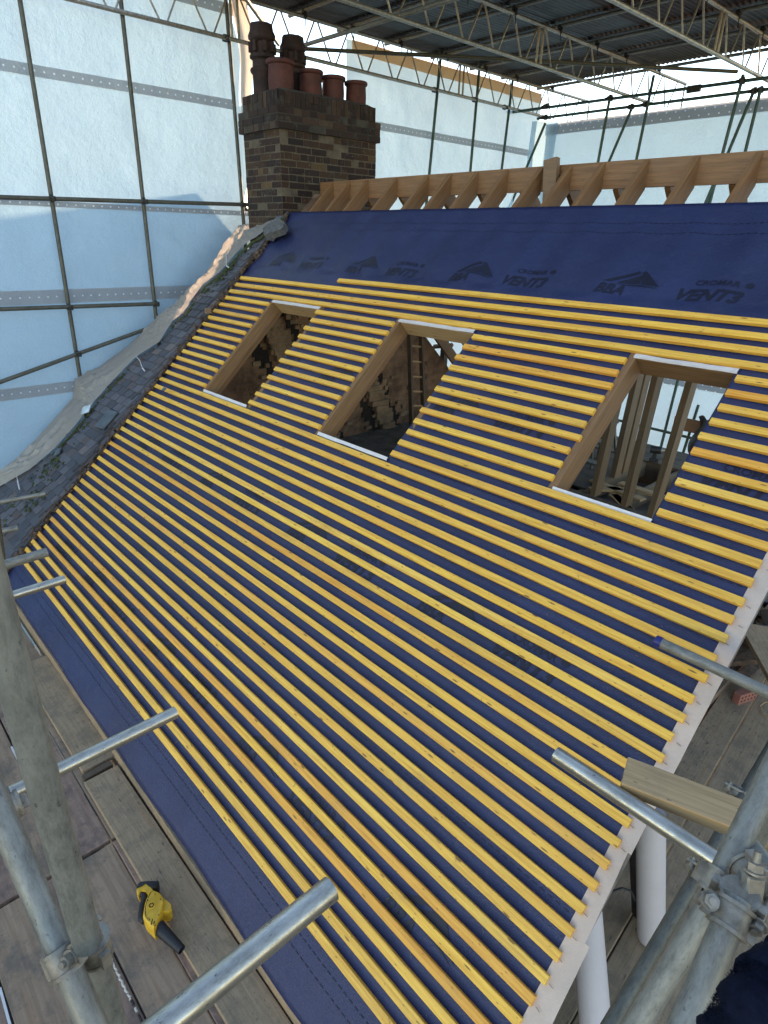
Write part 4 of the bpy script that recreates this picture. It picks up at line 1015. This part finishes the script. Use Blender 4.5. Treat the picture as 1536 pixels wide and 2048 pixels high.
# ================================================================== LOFT INTERIOR
YA = 4.35
def stick(pa, pb, wx, wy, name, lab, mat, cat, grp=None):
    a, b_ = Vector(pa), Vector(pb); d = b_-a; Mx = frame(a, d, (1, 0, 0)); g = MB(); g.boxm(Mx, (-wx/2, -wy/2, 0), (wx/2, wy/2, d.length))
    return tag(obj(name, g, mat, Mx=Mx, smooth=0), lab, cat, grp)
gs = 'studs of the loft frame'
for (a, b_, y, lab, mt) in (((1191, 989), (1230, 815), YA, 'thin upright stud at the left of the right opening, near the stepladder', 'stud'),
    ((1252, 1010), (1316, 752), YA, 'thick upright stud in the middle of the right opening', 'stud'), ((1304, 1032), (1386, 757), YA, 'upright stud nearest the right edge of the right opening', 'stud'),
    ((1230, 953), (1277, 750), 4.9, 'dark upright stud second from left inside the right opening', 'stud'), ((1247, 942), (1293, 747), 5.3, 'narrow stud behind the thick middle stud in the right opening', 'stud'),
    ((1200, 925), (1216, 850), 5.6, 'pale stud beside the stepladder, deep inside the right opening', 'stud')):
    p, q_ = onY(*a, y), onY(*b_, y); q_ = p+(q_-p)*1.12
    stick(p, q_, .055, .13, 'wall_stud', lab, mt, 'stud', gs)
g = MB(); g.box((1.6, YA-.05, .72), (5.4, YA+.05, .765)); tag(obj('sole_plate', g, 'oldtimber', Mx=Matrix.Translation((1.6, YA, .72)), smooth=0), 'sole plate timber under the upright studs in the loft', 'timber')
for i in range(9):
    x = 2.0+.42*i; g = MB(); g.box((x, .9, .55), (x+.05, 6.0, .715))
    tag(obj('floor_joist', g, 'joist', Mx=Matrix.Translation((x, .9, .55)), smooth=0), f'floor joist inside the loft, {ordn(i+1)} from the party wall side', 'joist', 'floor joists of the loft')
g = MB(); g.box((1.5, 4.6, .717), (3.72, 5.95, .735)); tag(obj('floor_panel', g, 'floor', Mx=Matrix.Translation((3, 5, .72)), smooth=0), 'dusty grey floor panel under the stepladder in the loft', 'floor panel')
g = MB(); g.box((1.6, 5.98, .40), (7, 6.12, .74)); tag(obj('rear_plate', g, 'oldtimber', Mx=Matrix.Translation((1.6, 6, .4)), smooth=0), 'brown timber beam at the back of the loft that carries the drill', 'timber beam')
rr = random.Random(8)
for i in range(5):
    c = onZ(1270+rr.uniform(-40, 60), 985+rr.uniform(-15, 30), .74); a = rr.uniform(-.9, .9); Mx = Matrix.Translation((c.x, c.y, .725+.022*(i % 3))) @ Matrix.Rotation(a, 4, 'Z'); g = MB(); g.boxm(Mx, (-.32, -.05, 0), (rr.uniform(.1, .35), .05, .02))
    tag(obj('timber_offcut', g, 'greytimber', Mx=Mx, smooth=0), 'loose timber offcut lying across the joists inside the right opening', 'offcut', 'offcuts on the joists')
# purlins / struts near the middle opening
stick((.05, 5.0, 2.55), (3.2, 5.0, 2.55), .10, .07, 'loft_strut', 'dark cross timber near the top of the middle opening', 'oldtimber', 'timber')
stick(onY(885, 700, 6.6)+Vector((0, 0, -1.6)), onY(892, 672, 6.6)+Vector((0, 0, .3)), .09, .09, 'wall_stud', 'dark upright stud against bright sheeting in the middle opening', 'oldtimber', 'stud', gs)
stick(onY(868, 693, 6.5), onY(905, 690, 6.5), .05, .05, 'loft_strut', 'short level strut in the bright corner of the middle opening', 'trimmer', 'timber')
# ladder on the party wall
Xl = .55; a0, a1, b0, b1 = onX(819, 664, Xl), onX(823, 850, Xl), onX(842, 666, Xl), onX(847, 830, Xl)
lad = thing('ladder', 'dark ladder leaning against the brick party wall inside the middle opening', 'ladder', Matrix.Translation(a1))
for p, q_ in ((a0, a1), (b0, b1)):
    d = q_-p; p2 = p-d*.1; q2 = q_+d*.35; g = MB(); g.boxm(frame(p2, q2-p2, (1, 0, 0)), (-.035, -.016, 0), (.035, .016, (q2-p2).length)); obj('rail', g, 'oldtimber', lad, smooth=0)
for i in range(9):
    t = -.02+i*.16; g = MB(); g.tube(a0.lerp(a1, t), b0.lerp(b1, t*1.13), .014, 8); obj('rung', g, 'greytimber', lad)
# stepladder
c = onY(1186, 950, 4.95); c.z = .735; stp = thing('stepladder', 'small folding aluminium stepladder standing on the loft floor, seen through the right opening', 'stepladder', Matrix.Translation(c))
for sx in (-.16, .16):
    g = MB(); g.boxm(frame(c+Vector((sx, -.2, 0)), Vector((-sx*.25, .22, .62)), (1, 0, 0)), (-.012, -.025, 0), (.012, .025, .66)); obj('leg', g, 'tube', stp, smooth=0)
    g = MB(); g.boxm(frame(c+Vector((sx, .25, 0)), Vector((-sx*.25, -.20, .62)), (1, 0, 0)), (-.01, -.015, 0), (.01, .015, .65)); obj('leg', g, 'tube', stp, smooth=0)
for z, y in ((.2, -.13), (.42, -.06), (.64, .02)): 
    g = MB(); g.box((c.x-.15, c.y+y-.06, c.z+z), (c.x+.15, c.y+y+.06, c.z+z+.03)); obj('step', g, 'tube' if z < .6 else 'leadgrey', stp, smooth=0)
# drill
c = onY(1308, 916, 6.03); c.z = .742; rv = Matrix.Rotation(.45, 4, 'Z')
dr = thing('cordless_drill', 'cordless drill standing upright on the rear beam inside the right opening', 'drill', Matrix.Translation(c) @ rv); T = Matrix.Translation(c) @ rv @ Matrix.Scale(.85, 4)
g = MB(); g.boxm(T, (-.06, -.035, 0), (.06, .035, .045)); obj('battery', g, 'black', dr, smooth=0)
g = MB(); g.prism(T @ Matrix(((1, 0, 0, 0), (0, 0, 1, 0), (0, 1, 0, 0), (0, 0, 0, 1))), [(-.03, .045), (.03, .045), (.022, .14), (-.025, .14)], -.017, .017); obj('handle', g, 'black', dr, smooth=0)
g = MB(); g.tube(T @ Vector((-.07, 0, .165)), T @ Vector((.07, 0, .165)), .045, 14); obj('motor_body', g, 'yellow' if False else 'black', dr)
g = MB(); g.tube(T @ Vector((.07, 0, .165)), T @ Vector((.115, 0, .165)), .03, 12, r2=.018); g.tube(T @ Vector((.115, 0, .165)), T @ Vector((.18, 0, .165)), .006, 8); obj('chuck', g, 'coupler', dr)
# toe board and garment beyond
p, q_ = onY(1350, 832, 9.7), onY(1460, 858, 9.7); g = MB(); g.box((p.x, 9.70, p.z-.22), (p.x+3, 9.74, p.z)); tag(obj('toe_board', g, 'trimmer', Mx=Matrix.Translation(p), smooth=0), 'brown board on the back scaffold, behind the black garment', 'board')
c = onY(1398, 858, 9.6); g = MB(); rr = random.Random(2)
g.grid(lambda u, v: Vector((c.x-.06+u*.30*(1-.35*v)+.05*math.sin(v*6), 9.62+.07*math.sin(u*5+v*3)-.05*math.sin(u*math.pi), c.z+.20-.62*v+.03*math.sin(u*9))), [i/10 for i in range(11)], [i/14 for i in range(15)])
o = tag(obj('hanging_garment', g, 'black', Mx=Matrix.Translation(c), smooth=180), 'black garment hanging over the back scaffold, seen through the right opening', 'garment'); md = o.modifiers.new('thickness', 'SOLIDIFY'); md.thickness = .03

# ================================================================== DECKS
DZ = -.42
g = MB(); g.box((-1.2, -2.2, -2.46), (9.5, -.25, -2.42)); g.box((5.65, -.2, -2.46), (8.6, 9, -2.42)); struct('gap_darkening_deck', g, 'hole', smooth=0)  # unseen near-black deck, added below so the board gaps look dark
def sboard(fr, L, lab, grp, mat='board', w=.2325, t=.038, bands=(True, True)):
    g = MB(); g.cbox(fr, (0, 0, -t), (L, w, 0), .004)
    o = tag(obj('scaffold_board', g, mat, Mx=fr, smooth=0), lab, 'scaffold board', grp)
    for k, xb in enumerate((0, L-.03)):
        if bands[k]:
            q = MB(); q.boxm(fr, (xb-.0015, -.0015, -t-.0015), (xb+.0315, w+.0015, .0012)); obj('end_band', q, 'coupler', o, smooth=0)
    return o
rr = random.Random(17); gd = 'scaffold boards of the eaves walkway'
rows_ = [-.495, -.735, -.978, -1.222, -1.466, -1.71]
mats = ['boardp', 'board', 'boardp', 'board', 'boardp', 'board']
pos = ['next to the eaves', 'second out from the eaves', 'third out from the eaves', 'fourth out from the eaves', 'fifth out from the eaves', 'outermost']
for i, y in enumerate(rows_):
    xj = 3.58
    sboard(Matrix.Translation((-.35, y+.005, DZ+rr.uniform(-.004, .004))) @ Matrix.Rotation(rr.uniform(-.002, .002), 4, 'Z'), 3.91, f'scaffold board on the far left of the walkway, {pos[i]}', gd, mats[(i+1) % 2], bands=(False, False))
    sboard(Matrix.Translation((xj+.012, y+.005, DZ+rr.uniform(-.004, .004))) @ Matrix.Rotation(rr.uniform(-.002, .002), 4, 'Z'), 3.9, f'scaffold board at the near end of the walkway, {pos[i]}', gd, mats[i], bands=(False, False))
sboard(Matrix.Translation((1.36, -.452, DZ+.039)) @ Matrix.Rotation(.006, 4, 'Z'), 1.56, 'short overlapping board beside the eaves, the farther one', gd, 'board2', bands=(False, False))
sboard(Matrix.Translation((3.03, -.468, DZ+.040)) @ Matrix.Rotation(.004, 4, 'Z'), 3.9, 'long pale overlapping board beside the eaves, under the yellow blower', gd, 'board2', bands=(False, False))
g = MB(); Mx = Matrix.Translation((2.955, -.46, DZ+.003)) @ Matrix.Rotation(.05, 4, 'Z'); g.boxm(Mx, (0, .0, 0), (.05, .20, .03)); tag(obj('timber_batten', g, 'oldtimber', Mx=Mx, smooth=0), 'short dark strip of wood between the two overlapping boards', 'wood strip')
for i, y in enumerate((-.25, -.01, .23, .47)):
    sboard(Matrix.Translation((5.65, y+.006, DZ)), 3.0, f'scaffold board at the gable corner, {ordn(i+1)} from the walkway', 'scaffold boards at the gable corner', 'board', bands=(False, False))
gdir = Vector((-.0733, 1, 0)).normalized(); ang = math.atan2(gdir.y, gdir.x)
for i in range(-1, 6):
    P = Vector((6.09, .74, DZ))+Vector((gdir.y, -gdir.x, 0))*(.241*i+.004)
    fr = Matrix.Translation(P+Vector((0, 0, rr.uniform(-.003, .003)))) @ Matrix.Rotation(ang, 4, 'Z') @ Matrix.Translation((0, -.2325, 0))
    sboard(fr, 3.9, f'dusty scaffold board along the gable end, {ordn(i+2)} from the wall, nearer length', 'scaffold boards along the gable end', 'board2', bands=(False, False))
    sboard(fr @ Matrix.Translation((3.915, 0, 0)), 3.9, f'dusty scaffold board along the gable end, {ordn(i+2)} from the wall, farther length', 'scaffold boards along the gable end', 'board2', bands=(False, False))
# frayed rope in the gap
P = [onZ(u, v, DZ+.005) for u, v in ((211, 1893), (219, 1912), (228, 1930), (240, 1955), (252, 1980), (262, 1998))]; g = MB(); P2 = []
for i in range(40): t = i/39; p = interp(P, t); P2.append(p+Vector((.003*math.sin(i*2.1), .003*math.cos(i*1.7), .003*math.sin(i*1.3))))
g.path(P2, [.004+.0025*abs(math.sin(i*1.9)) for i in range(40)], 7); tag(obj('frayed_rope', g, 'rope', Mx=Matrix.Translation(P[0])), 'frayed white rope lying in the gap between walkway boards', 'rope')
P = [onZ(u, v, DZ+.004) for u, v in ((262, 1998), (270, 2014), (276, 2026), (290, 2056))]
for i in range(3):
    g = MB(); g.path([P[i].lerp(P[i+1], .1), P[i].lerp(P[i+1], .75)], .006, 8); tag(obj('rope_offcut', g, 'black' if i != 1 else 'rope', Mx=Matrix.Translation(P[i])), ('black tape piece at the end of the frayed rope', 'white rope piece between the black tape pieces', 'black tape piece at the bottom edge, after the rope')[i], 'tape')
# thin white strips laid in the board gaps
for i, ((u0, v0), (u1, v1)) in enumerate((((36, 1254), (46, 1271)), ((23, 1493), (42, 1530)), ((0, 1975), (20, 2048)))):
    a, b_ = onZ(u0, v0, DZ+.003), onZ(u1, v1, DZ+.003); g = MB(); g.boxm(framex(a, b_-a), (0, -.006, -.004), ((b_-a).length, .006, .001))
    tag(obj('white_sliver', g, 'white_membrane', Mx=Matrix.Translation(a), smooth=0), ('thin white sliver in the board gap at the upper left', 'thin white sliver in the board gap behind the big pole', 'thin white strip in the board gap at the bottom left corner')[i], 'plastic sliver')

# ================================================================== YELLOW BLOWER
EZ_ = Vector((0, 0, 1)); BZ = DZ+.042
def pz(u, v, z=BZ+.05): p = onZ(250+u*150/1536, 1720+v*200/2048, z); return p
bl = thing('cordless_blower', 'yellow and black cordless blower lying on the walkway boards', 'blower', Matrix.Translation(pz(600, 950, BZ)))
def slab(pts, z0, z1, bev=.008, zref=None):
    zr = zref if zref is not None else z1
    P = [pz(u, v, zr) for u, v in pts]; cx = sum((p.x for p in P))/len(P); cy = sum((p.y for p in P))/len(P)
    mb = MB(); n_ = len(P); vs = []
    for z, k in ((z0, .90), (z0+(z1-z0)*.3, 1.0), (z1-bev, 1.0), (z1-bev*.3, .95), (z1, .86)): vs += [Vector((cx+(p.x-cx)*k, cy+(p.y-cy)*k, z)) for p in P]
    fs = [(r*n_+i, r*n_+(i+1) % n_, (r+1)*n_+(i+1) % n_, (r+1)*n_+i) for r in range(4) for i in range(n_)]+[tuple(range(n_-1, -1, -1)), tuple(range(4*n_, 5*n_))]
    return mb.add(vs, fs)
g = slab([(590, 590), (700, 640), (790, 740), (800, 860), (770, 1000), (720, 1130), (680, 1230), (590, 1420), (540, 1360), (400, 1230), (360, 1120), (380, 1000), (400, 880), (440, 760), (500, 660)], BZ+.003, BZ+.115, .015); obj('body', g, 'yellow', bl)
g = slab([(780, 760), (880, 820), (950, 890), (955, 980), (900, 1050), (770, 1060), (700, 950)], BZ+.004, BZ+.09, .02); obj('air_intake', g, 'yellow', bl)
g = slab([(230, 600), (250, 540), (330, 470), (480, 470), (560, 560), (590, 620), (480, 690), (420, 620), (330, 620), (270, 690), (240, 660)], BZ+.006, BZ+.085, .01); obj('rear_grip', g, 'yellow', bl)
g = slab([(240, 560), (255, 480), (320, 425), (520, 412), (690, 415), (680, 545), (560, 555), (490, 520), (420, 460), (330, 530)], BZ+.002, BZ+.092, .01); obj('battery', g, 'black', bl)
g = MB(); P = [pz(u, v, BZ+.055) for u, v in ((350, 680), (400, 720), (385, 850), (350, 950), (335, 1080), (330, 1190), (400, 1260))]; g.path(P, [.022, .019, .017, .016, .016, .018, .016], 10); obj('handle_grip', g, 'black', bl)
a, b_ = pz(690, 1370, BZ+.06), pz(1165, 1840, BZ+.04); g = MB(); g.tube(a, b_, .036, 20, r2=.023, hollow=.003); obj('nozzle', g, 'black', bl)
c = pz(548, 920, BZ+.1155); g = MB(); 
for k in range(8): an = k*math.pi/4; g.tube(c+Vector((.011*math.cos(an), .011*math.sin(an), -.001)), c+Vector((.011*math.cos(an), .011*math.sin(an), .0008)), .0036, 8)
obj('fan_grille', g, 'hole', bl); g = MB(); g.lathe(Matrix.Translation(c), [(.0195, -.002), (.0195, .003), (.0165, .003), (.0165, -.002)], 20); obj('grille_ring', g, 'yellow', bl)
g = MB()
for q, (u, v) in enumerate(((470, 1190), (500, 1215), (560, 1230), (545, 1290), (600, 1270))): 
    c = pz(u, v, BZ+.116); g.boxm(Matrix.Translation(c) @ Matrix.Rotation(-.75, 4, 'Z'), (-.004-.003*(q > 1), -.0022, -.001), (.004+.004*(q > 1), .0022, .0008))
obj('rating_plate_marks', g, 'hole', bl, smooth=0)

g = MB()
for u, v in ((620, 700), (730, 800), (470, 820), (420, 1060), (690, 1120), (620, 1330)): c = pz(u, v, BZ+.1158); g.tube(c-EZ_*.002, c+EZ_*.0006, .0028, 8)
obj('screws', g, 'hole', bl)
g = MB(); P = [pz(u, v, BZ+.1155) for u, v in ((540, 640), (470, 780), (425, 920), (410, 1060), (440, 1170))]; g.path(P, .0016, 6); obj('seam', g, 'hole', bl)
rr = random.Random(41); g = MB()
for k in range(90):
    p = Vector((rr.uniform(2.2, 5.6), rr.uniform(-1.5, -.24), DZ+(.04 if False else 0))); p.z = DZ+(.041 if p.y > -.46 and p.x > 3.05 else .001)
    r0 = rr.uniform(.0015, .006); g.lathe(Matrix.Translation(p), [(r0*.7, 0), (r0, r0*.3), (r0*.5, r0*.8), (.0004, r0*.9)], 5)
tag(obj('deck_grit', g, 'crumb', smooth=0), 'fine grit scattered over the eaves walkway boards', 'grit', kind='stuff')

# ================================================================== RIGHT SIDE CLUTTER
g = MB(); Mx = onZ(1495, 1400, DZ+.05); a, b_ = onZ(1476, 1411, DZ), onZ(1514, 1398, DZ); fr = framex((a.x, a.y, DZ), (b_-a))
# perforated brick, bed face with holes toward the camera
g = MB(); g.cbox(fr, (0, 0, 0), (.215, .065, .102), .003); br_ = tag(obj('perforated_brick', g, 'redbrick', Mx=fr, smooth=0), 'red perforated brick standing on edge on the dusty boards at the right', 'brick')
g = MB()
for r_ in range(2):
    for k in range(5): c = fr @ Vector((.03+k*.039, -.0008, .034+r_*.036)); g.tube(c, c+(fr.to_3x3() @ Vector((0, .004, 0))), .010, 10)
obj('holes', g, 'hole', br_)
rr = random.Random(31)
for k in range(70):   # crumbs of mortar on the boards
    u, v = rr.choice(((1440, 1440), (1420, 1460), (1400, 1500), (1450, 1420), (1390, 1530))); p = onZ(u+rr.gauss(0, 14), v+rr.gauss(0, 14), DZ)
    if k == 0: g = MB()
    r0 = rr.uniform(.002, .010); g.lathe(Matrix.Translation(p), [(r0*.7, 0), (r0, r0*.3), (r0*.5, r0*.8), (.0005, r0*.9)], 5)
tag(obj('mortar_crumbs', g, 'crumb', smooth=0), 'crumbs of mortar scattered on the boards beside the verge', 'mortar crumbs', kind='stuff')
P = [onZ(u, v, DZ+.012) for u, v in ((1545, 1440), (1526, 1428), (1520, 1412), (1530, 1404), (1550, 1404))]; g = MB(); g.path([interp(P, i/14) for i in range(15)], .005, 7); tag(obj('cable_loop', g, 'greytimber', Mx=Matrix.Translation(P[0])), 'pale cable loop on the boards beside the red brick', 'cable')
for k in range(16):
    c = onZ(1500+rr.uniform(-30, 50), 1300+rr.uniform(-110, 40), DZ+.05+rr.uniform(0, .25)); Mx = Matrix.Translation(c) @ Matrix.Rotation(rr.uniform(0, 3), 4, 'Z') @ Matrix.Rotation(rr.uniform(-.6, .6), 4, 'X') @ Matrix.Rotation(rr.uniform(-.5, .5), 4, 'Y')
    g = MB(); g.cbox(Mx, (-rr.uniform(.1, .3), -.05, -.03), (rr.uniform(.1, .2), .05, .03)); tag(obj('rubble_piece', g, rr.choice(('oldtimber', 'rubble', 'rubble', 'barge')), Mx=Mx, smooth=0), 'dark piece of rubble in the heap at the right edge of the photo', 'rubble', 'rubble heap at the right edge')
a = onZ(1478, 1250, .1); b_ = onZ(1530, 1345, .05); fr = framex(a, b_-a, (.3, -.2, 1)); g = MB(); g.cbox(fr, (0, -.02, 0), ((b_-a).length*1.2, .30, .04)); tag(obj('tilted_board', g, 'board2', Mx=fr, smooth=0), 'tilted pale brown board end on top of the rubble at the right edge', 'board')
# rolls of white membrane standing on the deck
def roll(p, q_, r, lab, mat='roll', grp='white rolls beside the verge'):
    p, q_ = Vector(p), Vector(q_); g = MB(); g.tube(p, q_, r, 28, hollow=r*.62); return tag(obj('membrane_roll', g, mat, Mx=frame(p, q_-p), smooth=50), lab, 'roll', grp)
a = onZ(1300, 1878, DZ); roll((a.x, a.y, DZ+.03), onZ(1301, 1628, .50), .073, 'tall white roll standing on the boards behind the verge strip, upper one')
a = onZ(1196, 2150, DZ); roll((a.x, a.y, DZ+.03), onZ(1172, 1815, .22), .073, 'white roll standing at the bottom edge of the photo, partly behind the verge')
a = onZ(1272, 1858, DZ); roll((a.x-.03, a.y+.09, DZ+.02), onZ(1272, 1650, .4), .040, 'black roll standing behind the upper white roll', 'rollblack', None)
P = [onZ(u, v, z) for u, v, z in ((1205, 1800, -.1), (1222, 1784, .0), (1245, 1776, .02), (1262, 1782, .0), (1270, 1800, -.1))]; g = MB(); g.path([interp(P, i/16) for i in range(17)], .006, 8); tag(obj('black_cable', g, 'black', Mx=Matrix.Translation(P[0])), 'black cable looping between the verge and the rolls', 'cable')

# ================================================================== NEAR SCAFFOLD TUBES
def ext2(p, q_, a, b_): d = q_-p; return p-d*a, q_+d*b_
gl = 'tube ends reaching over the eaves'
EY = Vector((0, 1, 0)); EX = Vector((1, 0, 0)); EZ = Vector((0, 0, 1))
P = at(662, 1777, 1.20); tube('big bright tube end reaching over the blue eaves strip, nearest the camera', P-EY*1.6, P, 'tubebright', group=gl, hollow=True, n=32)
P = at(352, 1424, 2.42); P2 = P; tube('bright tube end over the eaves, the middle one of those on the left', P-EY*2.2, P, 'tubebright', group=gl, hollow=True, n=28)
P = at(130, 1158, 3.45); tube('bright tube end over the eaves, the lower of two at the far left', P-EY*2.0, P, 'tubebright', group=gl, hollow=True, n=24)
P = at(94, 1104, 3.15); tube('dull brownish tube end over the eaves, the upper of two at the far left', P-EY*2.0+EX*.1, P, 'tube', group=gl, hollow=True, n=24)
P = at(1316, 1283, 2.75); t = tube('long tube over the verge with a blue capped end', P, P+EX*2.5, 'tube', group='tubes over the verge', hollow=True, n=28)
obj('end_cap', MB().tube(P-EX*.010, P+EX*.018, TR+.002, 24), 'bluecap', t)
P = at(1112, 1508, 1.87); tube('long bright tube over the lower battens, ending against the near right pole', P, P+EX*1.6, 'tubebright', group='tubes over the verge', hollow=True, n=28)
gn = 'near poles at the left'
A = at(96, 1600, 1.10); Bq = A-EZ*.0
p1b = onZ(176, 1886, 1.93); dv = (A-p1b); p1b2 = p1b; top = p1b+EZ*1.35
tube('thick weathered pole rising from the coupler at the lower left', p1b2, top, 'tube', group=gn, n=32)
p, q_ = ext2(at(5, 1632, 1.18), at(190, 2060, 1.10), .45, .9); P2a, P2b = p, q_; tube('raking pole at the lower left, passing behind the thick one', p, q_, 'tube', group=gn, n=32)
p = at(186, 1890, 1.20); tube('dull blue grey pole going down from the lower left coupler to the deck', p, Vector((p.x+.03, p.y, DZ-.2)), 'tube', group=gn, n=32)
c1 = P2a.lerp(P2b, (P2b.z-1.93)/(P2b.z-P2a.z)) if False else None
za = at(120, 1912, 1.13).z; tA = (za-P2a.z)/(P2b.z-P2a.z); c1 = P2a.lerp(P2b, tA); c2 = at(188, 1893, 1.18); g = coupler2(c1, P2b-P2a, c2, EZ)
tag(obj('scaffold_coupler', g, 'coupler', Mx=Matrix.Translation(c1)), 'rusty steel coupler with long bolts joining the lower left poles', 'coupler', 'steel couplers')
c1 = at(14, 1618, 1.5); g = coupler_mb(c1, (0, 1, 0), (q_-P2a), 1.0, True); tag(obj('scaffold_coupler', g, 'coupler', Mx=Matrix.Translation(c1)), 'small steel coupler at the left edge of the photo, on the bright tube', 'coupler', 'steel couplers')
gr = 'near poles at the right'
p, q_ = ext2(at(1432, 1778, 1.20), at(1545, 1545, 1.25), .02, .9); tube('thick pole at the right edge, rising from the big coupler', p, q_, 'tube', group=gr, n=32)
p, q_ = ext2(at(1418, 1812, 1.27), at(1275, 2048, 1.27), .05, .8); Pr2 = (p, q_); tube('pole running down left from the big right coupler', p, q_, 'tube', group=gr, n=32)
p, q_ = ext2(at(1466, 1822, 1.06), at(1372, 2048, 1.0), .12, .8); tube('thickest near pole at the lower right, beside the dark sleeve', p, q_, 'tube', group=gr, n=32)
p, q_ = ext2(at(1540, 1500, 2.75), at(1246, 2005, 2.02), .3, .35); tube('thinner dark tube lying lower at the right, from edge to bottom', p, q_, 'tubedark', group=gr, n=24)
for u, v, d, lab in ((1472, 1590, 2.6, 'dark coupler on the lower thin tube, above the timber'), (1398, 1745, 2.35, 'rusty coupler on the lower thin tube, between pole and timber')):
    c1 = at(u, v, d); dd = (q_-p).normalized(); g = MB(); g.tube(c1-dd*.024, c1+dd*.024, TR+.006, 24); g.tube(c1-dd*.026, c1-dd*.019, TR+.010, 24); g.tube(c1+Vector((-.05, 0, .028)), c1+Vector((.045, 0, .034)), .006, 10); g.tube(c1+Vector((.028, 0, .033)), c1+Vector((.042, 0, .034)), .0125, 6); g.boxm(frame(c1+Vector((-.034, 0, .02)), dd), (-.010, -.012, -.02), (.012, .012, .02)); tag(obj('scaffold_coupler', g, 'coupler', Mx=Matrix.Translation(c1)), lab, 'coupler', 'steel couplers')
p = at(1500, 1700, 1.22); q_ = at(1570, 1790, 1.12); tube('short level tube at the right edge behind the big coupler', p-(q_-p)*.2, q_+(q_-p)*2, 'tube', group=gr, n=28)
p = at(1520, 1640, 1.35); tube('upright pole at the right edge above the coupler bolt', p-EZ*.1, p+EZ*.9+EX*.05, 'tube', group=gr, n=28)
dR1 = at(1545, 1545, 1.25)-at(1432, 1778, 1.20); c1 = at(1432, 1778, 1.20)+dR1.normalized()*.012; dR3 = at(1372, 2048, 1.0)-at(1466, 1822, 1.06)
g = coupler2(c1, dR1, at(1466, 1822, 1.06)+dR3.normalized()*.01, dR3)
c2 = at(1502, 1752, 1.13); g2 = coupler2(c2, (at(1570, 1790, 1.12)-at(1500, 1700, 1.22)), at(1474, 1800, 1.08), EZ, .040); g.add(g2.v, g2.f)
fx = frame(at(1506, 1768, 1.08), at(1514, 1718, 1.08)-at(1506, 1768, 1.08)); g.tube(fx @ Vector((0, 0, -.02)), fx @ Vector((0, 0, .058)), .0065, 14); g.tube(fx @ Vector((0, 0, .024)), fx @ Vector((0, 0, .038)), .0135, 6); g.tube(fx @ Vector((0, 0, .020)), fx @ Vector((0, 0, .024)), .017, 20)
g.cbox(fx, (-.017, -.011, -.028), (.016, .011, .016), .003)
tag(obj('scaffold_coupler', g, 'coupler', Mx=Matrix.Translation(c1)), 'big steel double coupler with upright bolt at the lower right', 'coupler', 'steel couplers')
# sawn timber resting across
a = at(1247, 1548, 1.78); b_ = at(1565, 1672, 1.60); fr = framex(a, b_-a, (-.28, -.30, .85)); L = (b_-a).length
g = MB(); g.cbox(fr, (0, -.047, -.024), (L+.5, .047, .024), .003); tag(obj('timber_length', g, 'greytimber', Mx=fr, smooth=0), 'sawn timber length sticking out over the verge at the lower right', 'timber')
a = at(1505, 2060, .9); fr = framex(a, (.5, .5, .35), (0, -.3, 1)); g = MB(); g.cbox(fr, (0, -.04, -.02), (.5, .04, .02)); tag(obj('timber_end', g, 'greytimber', Mx=fr, smooth=0), 'corner of tan timber at the very bottom right of the photo', 'timber')

# ================================================================== FLEECE SLEEVE
cs = [at(1475, 2130, .62), at(1520, 2050, .62), at(1560, 1990, .64), at(1620, 1940, .68)]; slv = thing('fleece_sleeve', 'dark navy fuzzy fleece sleeve at the bottom right corner', 'sleeve', Matrix.Translation(cs[1]))
g = MB(); pts = [interp(cs, i/16) for i in range(17)]; rad = [.040+.005*math.sin(i*1.3)+.003*math.sin(i*2.7) for i in range(17)]; g.path(pts, rad, 22); obj('cloth', g, 'fleece', slv, smooth=180)
g = MB(); q = random.Random(6)
for i in range(9000):
    t = q.random(); c = interp(cs, t); c2 = interp(cs, min(1, t+.02)); d = (c2-c).normalized() if t < .98 else (cs[-1]-cs[-2]).normalized(); a = d.orthogonal().normalized(); b2 = d.cross(a); an = q.uniform(0, 6.283)
    o_ = a*math.cos(an)+b2*math.sin(an); r0 = .040; base = c+o_*r0; tip = base+(o_*.8+Vector((q.gauss(0, .5), q.gauss(0, .5), q.gauss(0, .5)))).normalized()*q.uniform(.002, .0055); w = d*.0005
    g.add([base-w, base+w, tip], [(0, 1, 2)])
tag(obj('fuzz', g, 'fleece', slv, smooth=0), None, None, kind='stuff')
